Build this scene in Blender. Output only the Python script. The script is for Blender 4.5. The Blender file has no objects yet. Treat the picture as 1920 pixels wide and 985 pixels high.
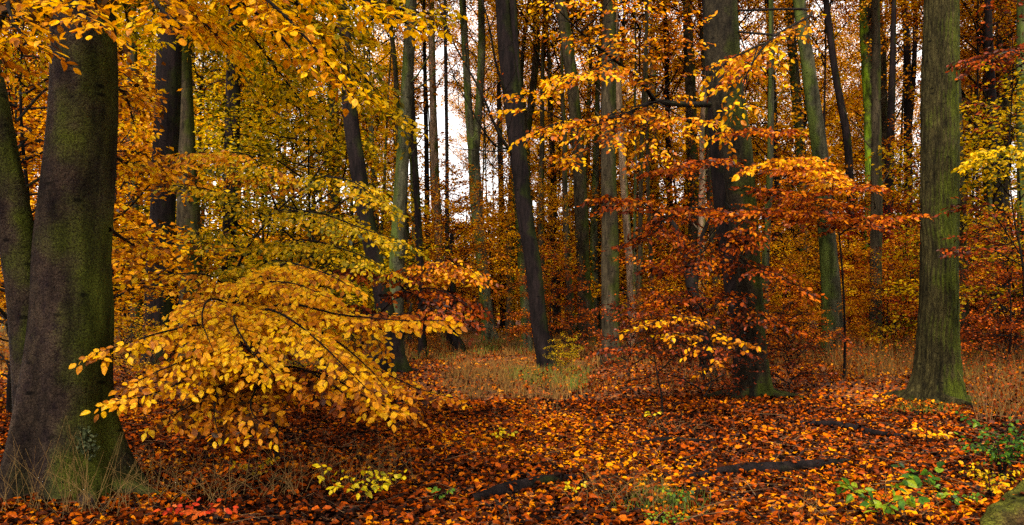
import bpy, math, random
import numpy as np
from mathutils import Vector

SC = bpy.context.scene
R = np.random.RandomState(11)
random.seed(11)
rad = math.radians

# ------------------------------------------------------------ camera, sky, sun, exposure
F = 1507.0; HZ = 580.0; CX = 960.0; EYE = 1.6
cam_d = bpy.data.cameras.new('camera'); cam = bpy.data.objects.new('camera', cam_d)
SC.collection.objects.link(cam); SC.camera = cam
cam.location = (0, 0, EYE); cam.rotation_euler = (rad(90), 0, 0)
cam_d.sensor_width = 36; cam_d.lens = 36 * F / 1920.0; cam_d.shift_y = (HZ - 492.5) / 1920.0
cam_d.clip_start = 0.1; cam_d.clip_end = 3000

SUN_EL, SUN_AZ = 48, 200          # azimuth of the sun measured clockwise from +Y (north); behind the viewer, a little left
world = bpy.data.worlds.new('World'); SC.world = world; world.use_nodes = True
nt = world.node_tree; nt.nodes.clear()
sky = nt.nodes.new('ShaderNodeTexSky'); sky.sky_type = 'NISHITA'; sky.sun_disc = False
sky.sun_elevation = rad(SUN_EL); sky.sun_rotation = rad(SUN_AZ); sky.air_density = 1.0; sky.dust_density = 3.0
tc = nt.nodes.new('ShaderNodeTexCoord'); nz = nt.nodes.new('ShaderNodeTexNoise')
nz.inputs['Scale'].default_value = 2.2; nz.inputs['Detail'].default_value = 6
mr = nt.nodes.new('ShaderNodeMapRange'); mr.inputs['From Min'].default_value = .3; mr.inputs['From Max'].default_value = .6
mr.inputs['To Min'].default_value = .72; mr.inputs['To Max'].default_value = 1.0
mx = nt.nodes.new('ShaderNodeMix'); mx.data_type = 'RGBA'
mx.inputs['B'].default_value = (8.8, 8.5, 8.3, 1)
bg = nt.nodes.new('ShaderNodeBackground'); bg.inputs['Strength'].default_value = 0.056
wo = nt.nodes.new('ShaderNodeOutputWorld')
nt.links.new(tc.outputs['Generated'], nz.inputs['Vector']); nt.links.new(nz.outputs['Fac'], mr.inputs['Value'])
nt.links.new(mr.outputs['Result'], mx.inputs['Factor']); nt.links.new(sky.outputs['Color'], mx.inputs['A'])
nt.links.new(mx.outputs['Result'], bg.inputs['Color']); nt.links.new(bg.outputs[0], wo.inputs[0])

sun_d = bpy.data.lights.new('sun', 'SUN'); sun = bpy.data.objects.new('sun', sun_d); SC.collection.objects.link(sun)
sun_d.energy = 2.4; sun_d.angle = rad(12); sun_d.color = (1.0, .93, .82)
sd = Vector((math.sin(rad(SUN_AZ)) * math.cos(rad(SUN_EL)), math.cos(rad(SUN_AZ)) * math.cos(rad(SUN_EL)), math.sin(rad(SUN_EL))))
sun.rotation_euler = sd.to_track_quat('Z', 'Y').to_euler(); sun.location = sd * 60

SC.view_settings.view_transform = 'Standard'; SC.view_settings.look = 'None'
SC.view_settings.exposure = 2.4; SC.view_settings.gamma = 1; SC.view_settings.use_curve_mapping = False
SC.cycles.max_bounces = 4; SC.cycles.diffuse_bounces = 2; SC.cycles.glossy_bounces = 1
SC.cycles.transmission_bounces = 2; SC.cycles.caustics_reflective = False; SC.cycles.caustics_refractive = False
SC.cycles.use_denoising = False   # the photograph is grainy
SC.render.engine = 'CYCLES'

# ------------------------------------------------------------ helpers
def link(o): SC.collection.objects.link(o); return o
def P(px, py, D): return np.array([(px - CX) / F * D, D, EYE - (py - HZ) / F * D])
def depth_of(py): return F * EYE / (py - HZ)
def base_py(D): return HZ + F * EYE / D
def gz(x, y):
    x = np.asarray(x, float); y = np.asarray(y, float)
    return (.035 * np.sin(x * .9 + 1.3) * np.cos(y * .7) + .03 * np.sin(x * .37 + y * .53) + .015 * np.sin(x * 2.7 + y * 1.9)) * np.clip(60 / (y + 30), .3, 1)
def norm(v):
    v = np.asarray(v, float); return v / np.maximum(np.linalg.norm(v, axis=-1, keepdims=True), 1e-9)
UP = np.array([0, 0, 1.])

def smooth(pts, m):
    """Catmull-Rom through pts (any number of columns), m samples"""
    p = np.asarray(pts, float)
    if len(p) == 2: t = np.linspace(0, 1, m)[:, None]; return p[0] * (1 - t) + p[1] * t
    q = np.vstack([2 * p[0] - p[1], p, 2 * p[-1] - p[-2]])
    s = np.linspace(0, len(p) - 1 - 1e-6, m); i = s.astype(int); t = (s - i)[:, None]
    a, b, c, d = q[i], q[i + 1], q[i + 2], q[i + 3]
    return .5 * (2 * b + (c - a) * t + (2 * a - 5 * b + 4 * c - d) * t ** 2 + (3 * b - a - 3 * c + d) * t ** 3)

class MB:
    def __init__(s): s.v = []; s.f = []; s.r = []; s.n = 0
    def add(s, v, faces, r=None):
        v = np.asarray(v, float)
        s.v.append(v)
        for f in faces: s.f.append(np.asarray(f, np.int64) + s.n)
        s.r.append(np.zeros(len(v)) if r is None else r)
        s.n += len(v)
    def tube(s, pts, r, n=8, disp=None):
        pts = np.asarray(pts, float); m = len(pts); r = np.broadcast_to(r, (m,)).astype(float)
        tan = norm(np.gradient(pts, axis=0))
        ref = np.array([1., 0, 0]) if abs(tan[:, 0]).mean() < .8 else np.array([0, 1., 0])
        u = norm(ref - tan * (tan @ ref)[:, None]); w = np.cross(tan, u)
        th = np.linspace(0, 2 * math.pi, n, endpoint=False)
        R_ = r[:, None] * np.ones(n)
        if disp is not None: R_ = R_ * disp(pts, th)
        ring = pts[:, None, :] + R_[..., None] * (np.cos(th)[None, :, None] * u[:, None] + np.sin(th)[None, :, None] * w[:, None])
        v = np.vstack([ring.reshape(-1, 3), pts[-1] + tan[-1] * r[-1]])
        i = np.arange(m - 1)[:, None] * n; j = np.arange(n)[None]; k = (j + 1) % n
        q = np.stack([i + j, i + k, i + n + k, i + n + j], -1).reshape(-1, 4)
        e = (m - 1) * n; c = np.stack([e + np.arange(n), e + (np.arange(n) + 1) % n, np.full(n, m * n)], -1)
        s.add(v, [q, c])
    def mesh(s, name, smooth_=False):
        me = bpy.data.meshes.new(name)
        v = np.vstack(s.v); me.vertices.add(len(v)); me.vertices.foreach_set('co', v.astype(np.float32).ravel())
        tot = np.concatenate([np.full(len(f), f.shape[1], np.int32) for f in s.f])
        lv = np.concatenate([f.ravel() for f in s.f]).astype(np.int32)
        st = np.concatenate([[0], np.cumsum(tot)[:-1]]).astype(np.int32)
        me.loops.add(len(lv)); me.loops.foreach_set('vertex_index', lv)
        me.polygons.add(len(tot)); me.polygons.foreach_set('loop_start', st); me.polygons.foreach_set('loop_total', tot)
        if smooth_: me.polygons.foreach_set('use_smooth', np.ones(len(tot), bool))
        at = me.attributes.new('rnd', 'FLOAT', 'POINT'); at.data.foreach_set('value', np.concatenate(s.r).astype(np.float32))
        me.update(calc_edges=True); me.validate()
        return me

LEAF_T = {
 3: (np.array([[0, 0, 0], [.14, .17, .03], [.42, .31, .05], [.76, .2, .0], [1, 0, -.12], [.76, -.2, .0], [.42, -.31, .05], [.14, -.17, .03]]),
     [[0, 1, 2, 3, 4], [0, 4, 5, 6, 7]]),
 2: (np.array([[0, 0, 0], [.28, .29, .05], [.7, .26, .0], [1, 0, -.1], [.7, -.26, .0], [.28, -.29, .05]]), [[0, 1, 2, 3], [0, 3, 4, 5]]),
 1: (np.array([[0, 0, 0], [.45, .36, .06], [1, 0, -.06], [.5, -.36, .06]]), [[0, 1, 2, 3]]),
}
class Leaves:
    def __init__(s): s.p = []; s.d = []; s.n = []; s.s = []
    def add(s, p, d, n, size):
        s.p.append(p); s.d.append(d); s.n.append(n); s.s.append(np.broadcast_to(size, (len(p),)))
    def count(s): return sum(len(a) for a in s.p)
    def mb(s, lod=2, width=1.0, curl=1.0):
        p = np.vstack(s.p); d = norm(np.vstack(s.d)); n = np.vstack(s.n); sz = np.concatenate(s.s)
        b = norm(np.cross(n, d)); n = np.cross(d, b); N = len(p)
        T, Fc = LEAF_T[lod]
        cv = curl * R.uniform(-.6, 2.2, N)
        v = p[:, None] + sz[:, None, None] * (T[None, :, 0, None] * d[:, None] + T[None, :, 1, None] * width * b[:, None] * R.uniform(.85, 1.15, N)[:, None, None]
                                              + (T[None, :, 2, None] * cv[:, None, None]) * n[:, None])
        k = len(T); base = np.arange(N)[:, None] * k
        faces = [base + np.array(f)[None] for f in Fc]
        m = MB(); m.add(v.reshape(-1, 3), faces, np.repeat(R.rand(N), k)); return m

def obj(name, me, mat=None, parent=None, **props):
    o = bpy.data.objects.new(name, me); link(o)
    if parent is not None: o.parent = parent
    if mat is not None:
        if not me.materials: me.materials.append(mat)
        elif me.materials[0] != mat: o.material_slots[0].link = 'OBJECT'; o.material_slots[0].material = mat
    for k, v in props.items(): o[k] = v
    return o
def empty(name, loc, **props):
    o = bpy.data.objects.new(name, None); link(o); o.location = loc; o.empty_display_size = .3
    for k, v in props.items(): o[k] = v
    return o

# ------------------------------------------------------------ materials
def new_mat(name):
    m = bpy.data.materials.new(name); m.use_nodes = True; m.node_tree.nodes.clear(); return m, m.node_tree
def leaf_mat(name, cols, trans=.48, gloss=.05, clump=.25, cscale=.9):
    m, t = new_mat(name); N = t.nodes; L = t.links
    a = N.new('ShaderNodeAttribute'); a.attribute_name = 'rnd'
    oi = N.new('ShaderNodeObjectInfo')
    g = N.new('ShaderNodeNewGeometry'); n = N.new('ShaderNodeTexNoise'); n.inputs['Scale'].default_value = cscale; n.inputs['Detail'].default_value = 2
    L.new(g.outputs['Position'], n.inputs['Vector'])
    m1 = N.new('ShaderNodeMath'); m1.operation = 'MULTIPLY_ADD'; m1.inputs[1].default_value = clump * 4; m1.inputs[2].default_value = -clump * 2
    L.new(n.outputs['Fac'], m1.inputs[0])
    nb = N.new('ShaderNodeTexNoise'); nb.inputs['Scale'].default_value = .16; nb.inputs['Detail'].default_value = 3; L.new(g.outputs['Position'], nb.inputs['Vector'])
    mb_ = N.new('ShaderNodeMath'); mb_.operation = 'MULTIPLY_ADD'; mb_.inputs[1].default_value = 1.1; mb_.inputs[2].default_value = -.55; L.new(nb.outputs['Fac'], mb_.inputs[0])
    ms = N.new('ShaderNodeMath'); ms.operation = 'ADD'; L.new(mb_.outputs[0], ms.inputs[0]); L.new(m1.outputs[0], ms.inputs[1])
    m2 = N.new('ShaderNodeMath'); m2.operation = 'ADD'; L.new(a.outputs['Fac'], m2.inputs[0]); L.new(ms.outputs[0], m2.inputs[1])
    m3 = N.new('ShaderNodeMath'); m3.operation = 'MULTIPLY_ADD'; m3.inputs[1].default_value = .24; m3.inputs[2].default_value = -.12
    L.new(oi.outputs['Random'], m3.inputs[0])
    m4 = N.new('ShaderNodeMath'); m4.operation = 'ADD'; m4.use_clamp = True; L.new(m2.outputs[0], m4.inputs[0]); L.new(m3.outputs[0], m4.inputs[1])
    r = N.new('ShaderNodeValToRGB'); cr = r.color_ramp
    while len(cr.elements) < len(cols): cr.elements.new(.5)
    for i, c in enumerate(cols): cr.elements[i].position = i / (len(cols) - 1); cr.elements[i].color = (*c, 1)
    L.new(m4.outputs[0], r.inputs[0])
    # fine blotches within each leaf
    n2 = N.new('ShaderNodeTexNoise'); n2.inputs['Scale'].default_value = 60; n2.inputs['Detail'].default_value = 2; L.new(g.outputs['Position'], n2.inputs['Vector'])
    mp = N.new('ShaderNodeMapRange'); mp.inputs['From Min'].default_value = .3; mp.inputs['From Max'].default_value = .7; mp.inputs['To Min'].default_value = .55; mp.inputs['To Max'].default_value = 1.25
    L.new(n2.outputs['Fac'], mp.inputs['Value'])
    vm = N.new('ShaderNodeVectorMath'); vm.operation = 'SCALE'; L.new(r.outputs[0], vm.inputs[0]); L.new(mp.outputs[0], vm.inputs['Scale'])
    df = N.new('ShaderNodeBsdfDiffuse'); tr = N.new('ShaderNodeBsdfTranslucent'); mxs = N.new('ShaderNodeMixShader'); mxs.inputs[0].default_value = trans
    L.new(vm.outputs[0], df.inputs[0]); L.new(vm.outputs[0], tr.inputs[0]); L.new(df.outputs[0], mxs.inputs[1]); L.new(tr.outputs[0], mxs.inputs[2])
    gl = N.new('ShaderNodeBsdfGlossy'); gl.inputs['Roughness'].default_value = .45; gl.inputs[0].default_value = (1, 1, 1, 1)
    mg = N.new('ShaderNodeMixShader'); mg.inputs[0].default_value = gloss * .12; L.new(mxs.outputs[0], mg.inputs[1]); L.new(gl.outputs[0], mg.inputs[2])
    o = N.new('ShaderNodeOutputMaterial'); L.new(mg.outputs[0], o.inputs[0]); return m

ML = {
 'gold':   leaf_mat('gold_leaves', [(.05, .018, .0005), (.40, .12, .0005), (.68, .27, .0005), (.80, .39, .0005), (.76, .44, .001)]),
 'amber':  leaf_mat('amber_leaves', [(.030, .012, .0005), (.24, .065, .0005), (.54, .18, .0005), (.70, .30, .0005), (.62, .38, .001)]),
 'orange': leaf_mat('orange_leaves', [(.024, .007, .0005), (.18, .034, .0005), (.46, .11, .0005), (.64, .22, .0005), (.68, .36, .001)]),
 'rust':   leaf_mat('rust_leaves', [(.012, .004, .0008), (.060, .010, .0008), (.19, .026, .0008), (.40, .068, .001), (.60, .19, .001)]),
 'brown':  leaf_mat('dark_red_leaves', [(.010, .004, .002), (.035, .008, .002), (.09, .014, .002), (.20, .026, .003), (.42, .08, .003)]),
 'olive':  leaf_mat('olive_gold_leaves', [(.022, .024, .0005), (.15, .13, .0005), (.40, .26, .0005), (.60, .37, .001), (.64, .32, .001)]),
 'lemon':  leaf_mat('lemon_leaves', [(.24, .22, .002), (.55, .42, .004), (.70, .50, .004), (.74, .40, .003)]),
 'green':  leaf_mat('green_leaves', [(.012, .03, .004), (.030, .085, .006), (.07, .16, .008), (.20, .25, .008)]),
 'red':    leaf_mat('red_leaves', [(.22, .015, .005), (.48, .03, .006), (.60, .06, .008), (.55, .12, .01)]),
 'litter': leaf_mat('fallen_leaf', [(.005, .002, .0015), (.013, .005, .002), (.042, .009, .002), (.14, .022, .002), (.34, .056, .001), (.56, .20, .001)], trans=.15, gloss=.02, clump=.2, cscale=.7),
}
def bark_mat(name, c1, c2, moss, mossamt=.5, side=(1, 0, 0), vert=6, scale=14, bump=.5, fleck=None):
    m, t = new_mat(name); N = t.nodes; L = t.links
    tcn = N.new('ShaderNodeTexCoord'); mp = N.new('ShaderNodeMapping'); mp.inputs['Scale'].default_value = (1, 1, 1.0 / vert)
    L.new(tcn.outputs['Object'], mp.inputs[0])
    n1 = N.new('ShaderNodeTexNoise'); n1.inputs['Scale'].default_value = scale; n1.inputs['Detail'].default_value = 8; n1.inputs['Roughness'].default_value = .7; L.new(mp.outputs[0], n1.inputs[0])
    vo = N.new('ShaderNodeTexVoronoi'); vo.feature = 'DISTANCE_TO_EDGE'; vo.inputs['Scale'].default_value = scale * 1.8
    wn = N.new('ShaderNodeMix'); wn.data_type = 'RGBA'; wn.inputs['Factor'].default_value = .06; L.new(mp.outputs[0], wn.inputs['A']); L.new(n1.outputs['Color'], wn.inputs['B']); L.new(wn.outputs['Result'], vo.inputs['Vector'])
    big = N.new('ShaderNodeTexNoise'); big.inputs['Scale'].default_value = 1.6; big.inputs['Detail'].default_value = 5; L.new(tcn.outputs['Object'], big.inputs[0])
    fine = N.new('ShaderNodeTexNoise'); fine.inputs['Scale'].default_value = 75; fine.inputs['Detail'].default_value = 3; fine.inputs['Roughness'].default_value = .8; L.new(tcn.outputs['Object'], fine.inputs[0])
    r = N.new('ShaderNodeValToRGB'); r.color_ramp.elements[0].position = .32; r.color_ramp.elements[0].color = (*c1, 1); r.color_ramp.elements[1].position = .68; r.color_ramp.elements[1].color = (*c2, 1)
    L.new(n1.outputs['Fac'], r.inputs[0])
    g = N.new('ShaderNodeNewGeometry'); dt = N.new('ShaderNodeVectorMath'); dt.operation = 'DOT_PRODUCT'; dt.inputs[1].default_value = side; L.new(g.outputs['Normal'], dt.inputs[0])
    a1 = N.new('ShaderNodeMath'); a1.operation = 'MULTIPLY_ADD'; a1.inputs[1].default_value = .22; L.new(dt.outputs['Value'], a1.inputs[0]); L.new(big.outputs['Fac'], a1.inputs[2])
    a2 = N.new('ShaderNodeMath'); a2.operation = 'MULTIPLY_ADD'; a2.inputs[1].default_value = .25; L.new(fine.outputs['Fac'], a2.inputs[0]); L.new(a1.outputs[0], a2.inputs[2])
    mr_ = N.new('ShaderNodeMapRange'); mr_.inputs['From Min'].default_value = .85 - mossamt * .5; mr_.inputs['From Max'].default_value = 1.05 - mossamt * .5; L.new(a2.outputs[0], mr_.inputs[0])
    mxc = N.new('ShaderNodeMix'); mxc.data_type = 'RGBA'; L.new(mr_.outputs[0], mxc.inputs['Factor']); L.new(r.outputs[0], mxc.inputs['A']); mxc.inputs['B'].default_value = (*moss, 1)
    fm = N.new('ShaderNodeMapRange'); fm.inputs['From Min'].default_value = .32; fm.inputs['From Max'].default_value = .68; fm.inputs['To Min'].default_value = .15; fm.inputs['To Max'].default_value = 2.1; L.new(fine.outputs['Fac'], fm.inputs[0])
    mps = N.new('ShaderNodeMapping'); mps.inputs['Scale'].default_value = (1, 1, .22); L.new(tcn.outputs['Object'], mps.inputs[0])
    st = N.new('ShaderNodeTexNoise'); st.inputs['Scale'].default_value = 5; st.inputs['Detail'].default_value = 5; st.inputs['Roughness'].default_value = .65; L.new(mps.outputs[0], st.inputs[0])
    sm = N.new('ShaderNodeMapRange'); sm.inputs['From Min'].default_value = .36; sm.inputs['From Max'].default_value = .62; sm.inputs['To Min'].default_value = .35; sm.inputs['To Max'].default_value = 1.35; L.new(st.outputs['Fac'], sm.inputs[0])
    mps2 = N.new('ShaderNodeMapping'); mps2.inputs['Scale'].default_value = (1, 1, 2.2); L.new(tcn.outputs['Object'], mps2.inputs[0])
    sp = N.new('ShaderNodeTexVoronoi'); sp.inputs['Scale'].default_value = 3.2; L.new(mps2.outputs[0], sp.inputs['Vector'])
    spm = N.new('ShaderNodeMapRange'); spm.inputs['From Min'].default_value = .09; spm.inputs['From Max'].default_value = .17; spm.inputs['To Min'].default_value = .25; L.new(sp.outputs['Distance'], spm.inputs[0])
    mm1 = N.new('ShaderNodeMath'); mm1.operation = 'MULTIPLY'; L.new(fm.outputs[0], mm1.inputs[0]); L.new(sm.outputs[0], mm1.inputs[1])
    mm2 = N.new('ShaderNodeMath'); mm2.operation = 'MULTIPLY'; L.new(mm1.outputs[0], mm2.inputs[0]); L.new(spm.outputs[0], mm2.inputs[1])
    sc_ = N.new('ShaderNodeVectorMath'); sc_.operation = 'SCALE'; L.new(mxc.outputs['Result'], sc_.inputs[0]); L.new(mm2.outputs[0], sc_.inputs['Scale'])
    vr = N.new('ShaderNodeMapRange'); vr.inputs['From Min'].default_value = 0; vr.inputs['From Max'].default_value = .12; vr.inputs['To Min'].default_value = .35; L.new(vo.outputs['Distance'], vr.inputs[0])
    hs = N.new('ShaderNodeMath'); hs.operation = 'MULTIPLY_ADD'; L.new(vr.outputs[0], hs.inputs[0]); hs.inputs[1].default_value = .5; L.new(n1.outputs['Fac'], hs.inputs[2])
    bp = N.new('ShaderNodeBump'); bp.inputs['Strength'].default_value = bump; bp.inputs['Distance'].default_value = .03; L.new(hs.outputs[0], bp.inputs['Height'])
    b = N.new('ShaderNodeBsdfPrincipled'); b.inputs['Roughness'].default_value = .85; b.inputs['Specular IOR Level'].default_value = .05
    L.new(sc_.outputs[0], b.inputs['Base Color']); L.new(bp.outputs[0], b.inputs['Normal'])
    o = N.new('ShaderNodeOutputMaterial'); L.new(b.outputs[0], o.inputs[0]); return m
MB_ = {
 'beech': bark_mat('mossy_beech_bark', (.007, .004, .0045), (.027, .018, .011), (.025, .029, .003), .45, vert=1.2, scale=9, bump=.5, side=(.8, 0, .1)),
 'beech_dark': bark_mat('dark_mossy_beech_bark', (.004, .003, .002), (.017, .013, .007), (.017, .021, .002), .50, vert=1.6, scale=10, bump=.6, side=(.8, 0, .1)),
 'dark':  bark_mat('dark_wet_bark', (.0025, .0018, .0018), (.009, .0055, .005), (.008, .010, .0015), .30, bump=.5),
 'oak':   bark_mat('furrowed_mossy_oak_bark', (.006, .0045, .002), (.032, .026, .008), (.031, .037, .003), .66, vert=5, scale=20, bump=1.0),
 'green': bark_mat('algae_green_bark', (.014, .014, .008), (.052, .048, .026), (.034, .044, .008), .52, side=(-1, 0, 0), vert=3),
 'pale':  bark_mat('pale_grey_bark', (.06, .035, .020), (.20, .14, .085), (.05, .06, .010), .36, vert=1.5, bump=.3),
 'mid':   bark_mat('grey_brown_bark', (.008, .006, .004), (.036, .027, .014), (.018, .022, .0025), .45, vert=4),
 'brightmoss': bark_mat('bright_moss_bark', (.006, .005, .003), (.028, .022, .012), (.075, .115, .004), .30, side=(-1, -.2, -.3), vert=3),
 'rotten': bark_mat('rotten_mossy_log_bark', (.014, .007, .003), (.055, .030, .009), (.040, .040, .004), .45, vert=.3, scale=7, bump=1.0, side=(0, 0, 1)),
 'twig':  bark_mat('dark_twig_bark', (.004, .003, .003), (.011, .008, .006), (.010, .010, .003), .3),
 'straw': None,
}
def plain(name, c1, c2, scale=20, rough=.9, trans=0):
    m, t = new_mat(name); N = t.nodes; L = t.links
    a = N.new('ShaderNodeAttribute'); a.attribute_name = 'rnd'
    g = N.new('ShaderNodeNewGeometry'); n = N.new('ShaderNodeTexNoise'); n.inputs['Scale'].default_value = scale; L.new(g.outputs['Position'], n.inputs['Vector'])
    ad = N.new('ShaderNodeMath'); ad.operation = 'MULTIPLY_ADD'; ad.inputs[1].default_value = .6; L.new(a.outputs['Fac'], ad.inputs[0]); 
    s = N.new('ShaderNodeMath'); s.operation = 'MULTIPLY'; s.inputs[1].default_value = .5; L.new(n.outputs['Fac'], s.inputs[0]); L.new(s.outputs[0], ad.inputs[2])
    r = N.new('ShaderNodeValToRGB'); r.color_ramp.elements[0].color = (*c1, 1); r.color_ramp.elements[1].color = (*c2, 1); L.new(ad.outputs[0], r.inputs[0])
    b = N.new('ShaderNodeBsdfPrincipled'); b.inputs['Roughness'].default_value = rough; b.inputs['Specular IOR Level'].default_value = .15; L.new(r.outputs[0], b.inputs['Base Color'])
    o = N.new('ShaderNodeOutputMaterial'); L.new(b.outputs[0], o.inputs[0]); return m
MB_['straw'] = plain('dry_straw', (.05, .022, .007), (.40, .25, .07))
M_grass = plain('dry_meadow_grass', (.014, .007, .002), (.20, .098, .017), scale=1.2)
M_ggrass = plain('green_grass_blades', (.015, .025, .004), (.10, .14, .012), scale=1.2)

def ground_mat():
    m, t = new_mat('leafy_forest_soil'); N = t.nodes; L = t.links
    g = N.new('ShaderNodeNewGeometry')
    v = N.new('ShaderNodeTexVoronoi'); v.inputs['Scale'].default_value = 17; L.new(g.outputs['Position'], v.inputs['Vector'])
    sp = N.new('ShaderNodeSeparateColor'); L.new(v.outputs['Color'], sp.inputs[0])
    r = N.new('ShaderNodeValToRGB'); cr = r.color_ramp
    for i, (p_, c) in enumerate([(0, (.012, .007, .006)), (.35, (.035, .012, .007)), (.6, (.12, .024, .007)), (.8, (.26, .05, .008)), (1, (.42, .13, .01))]):
        if i > 1: cr.elements.new(.5)
        cr.elements[i].position = p_; cr.elements[i].color = (*c, 1)
    L.new(sp.outputs[0], r.inputs[0])
    n = N.new('ShaderNodeTexNoise'); n.inputs['Scale'].default_value = 1.1; n.inputs['Detail'].default_value = 6; L.new(g.outputs['Position'], n.inputs['Vector'])
    mp = N.new('ShaderNodeMapRange'); mp.inputs['From Min'].default_value = .35; mp.inputs['From Max'].default_value = .65; mp.inputs['To Min'].default_value = .3; mp.inputs['To Max'].default_value = 1.1; L.new(n.outputs['Fac'], mp.inputs[0])
    s = N.new('ShaderNodeVectorMath'); s.operation = 'SCALE'; L.new(r.outputs[0], s.inputs[0]); L.new(mp.outputs[0], s.inputs['Scale'])
    bp = N.new('ShaderNodeBump'); bp.inputs['Distance'].default_value = .03; L.new(v.outputs['Distance'], bp.inputs['Height'])
    b = N.new('ShaderNodeBsdfPrincipled'); b.inputs['Roughness'].default_value = .9; b.inputs['Specular IOR Level'].default_value = .2
    L.new(s.outputs[0], b.inputs['Base Color']); L.new(bp.outputs[0], b.inputs['Normal'])
    o = N.new('ShaderNodeOutputMaterial'); L.new(b.outputs[0], o.inputs[0]); return m

# ------------------------------------------------------------ ground
xs = np.concatenate([np.linspace(-400, -40, 19)[:-1], np.linspace(-40, 40, 201), np.linspace(40, 400, 19)[1:]])
ys = np.concatenate([np.linspace(-60, 0, 7)[:-1], np.linspace(0, 60, 181), np.linspace(60, 700, 33)[1:]])
X, Y = np.meshgrid(xs, ys)
m = MB(); nx = len(xs); ii = (np.arange(len(ys) - 1)[:, None] * nx + np.arange(nx - 1)[None]).ravel()
m.add(np.stack([X.ravel(), Y.ravel(), gz(X, Y).ravel()], -1), [np.stack([ii, ii + 1, ii + nx + 1, ii + nx], -1)])
obj('forest_floor', m.mesh('forest_floor', True), ground_mat(), kind='structure')

# ------------------------------------------------------------ boughs
def leaves_along(L, pts, step, size, face, jit=.45, off=0.0, droop=.25):
    seg = np.linalg.norm(np.diff(pts, axis=0), axis=1); cum = np.concatenate([[0], np.cumsum(seg)]); T = cum[-1]
    k = max(2, int(T / step)); s = np.linspace(T * .12, T, k)
    p = np.stack([np.interp(s, cum, pts[:, c]) for c in range(3)], -1)
    d0 = norm(pts[-1] - pts[0])
    up = norm(UP + face)                                   # the side the leaf blades turn to
    lat = norm(np.cross(d0, up)); sd_ = np.where(np.arange(k) % 2 == 0, 1., -1.)
    sd_[-1] = R.uniform(-.3, .3)
    d = d0 * R.uniform(.35, .8, (k, 1)) + lat * sd_[:, None] * R.uniform(.5, 1., (k, 1)) - UP * R.uniform(0, 2 * droop, (k, 1)) + R.normal(0, .18, (k, 3))
    n = up + R.normal(0, jit, (k, 3))
    if off: p = p + R.normal(0, off, (k, 3))
    L.add(p, d, n, size * R.uniform(.65, 1.15, k))

def bough(W, L, path, r0, side_len, side_step, leaf=.075, tert_len=.22, tert_step=.10, leaf_step=.04, start=.12,
          droop=.25, face=np.zeros(3), jit=.4, third=True, off=0., wn=5, twig_n=4, rise=.1, taper=.7, keep=1.0, flat=.6):
    n = max(6, int(len(path) * 4)); pts = smooth(path, n)
    seg = np.linalg.norm(np.diff(pts, axis=0), axis=1); T = seg.sum(); cum = np.concatenate([[0], np.cumsum(seg)])
    pts = pts + np.cumsum(R.normal(0, .006 * T / n * 3, (n, 3)), axis=0) * np.linspace(0, 1, n)[:, None]
    W.tube(pts, r0 * np.linspace(1, .16, n) ** .9, n=wn)
    s = start * T; side = 1 if R.rand() < .5 else -1
    while s < T * .985:
        t = s / T; p0 = np.array([np.interp(s, cum, pts[:, c]) for c in range(3)])
        i = min(n - 2, int(t * (n - 1))); d0 = norm(pts[i + 1] - pts[i]); lat = norm(np.cross(d0, UP + 1e-3))
        a = rad(R.uniform(32, 68)); sp = R.uniform(-.5, .5)
        lt = norm(lat * side + UP * sp * flat)
        d = norm(math.cos(a) * d0 + math.sin(a) * lt + UP * R.uniform(-.05, rise * 2))
        ln = side_len * (1 - taper * t) * R.uniform(.6, 1.25)
        u = np.linspace(0, 1, 5)[:, None]
        tw = p0 + d * ln * u - UP * droop * ln * u ** 2 + np.cumsum(R.normal(0, .02 * ln, (5, 3)), axis=0) * u
        W.tube(tw, max(r0 * .28 * (1 - .5 * t), .0022) * np.linspace(1, .35, 5), n=twig_n)
        if R.rand() < keep:
            if third:
                q = .15 * ln; sd2 = 1
                while q < ln:
                    uu = q / ln; b0 = p0 + d * q - UP * droop * ln * uu ** 2
                    a2 = rad(R.uniform(30, 60)); d1 = norm(d - UP * 2 * droop * uu); l2 = norm(np.cross(d1, UP)) * sd2
                    e = norm(math.cos(a2) * d1 + math.sin(a2) * l2 + UP * R.uniform(-.25, .25) * flat)
                    tl = tert_len * (1 - .5 * uu) * R.uniform(.6, 1.2); v = np.linspace(0, 1, 3)[:, None]
                    tp = b0 + e * tl * v - UP * droop * tl * v ** 2
                    W.tube(tp, .0016 * np.array([1, .8, .6]), n=3)
                    leaves_along(L, tp, leaf_step, leaf, face, jit, off, droop)
                    sd2 = -sd2; q += tert_step * R.uniform(.7, 1.3)
                leaves_along(L, tw[2:], leaf_step, leaf, face, jit, off, droop)
            else:
                leaves_along(L, tw, leaf_step, leaf, face, jit, off, droop)
        side = -side; s += side_step * R.uniform(.6, 1.4)
    leaves_along(L, pts[-3:], leaf_step, leaf, face, jit, off, droop)

TOCAM = np.array([0, -.9, 0.])
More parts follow.
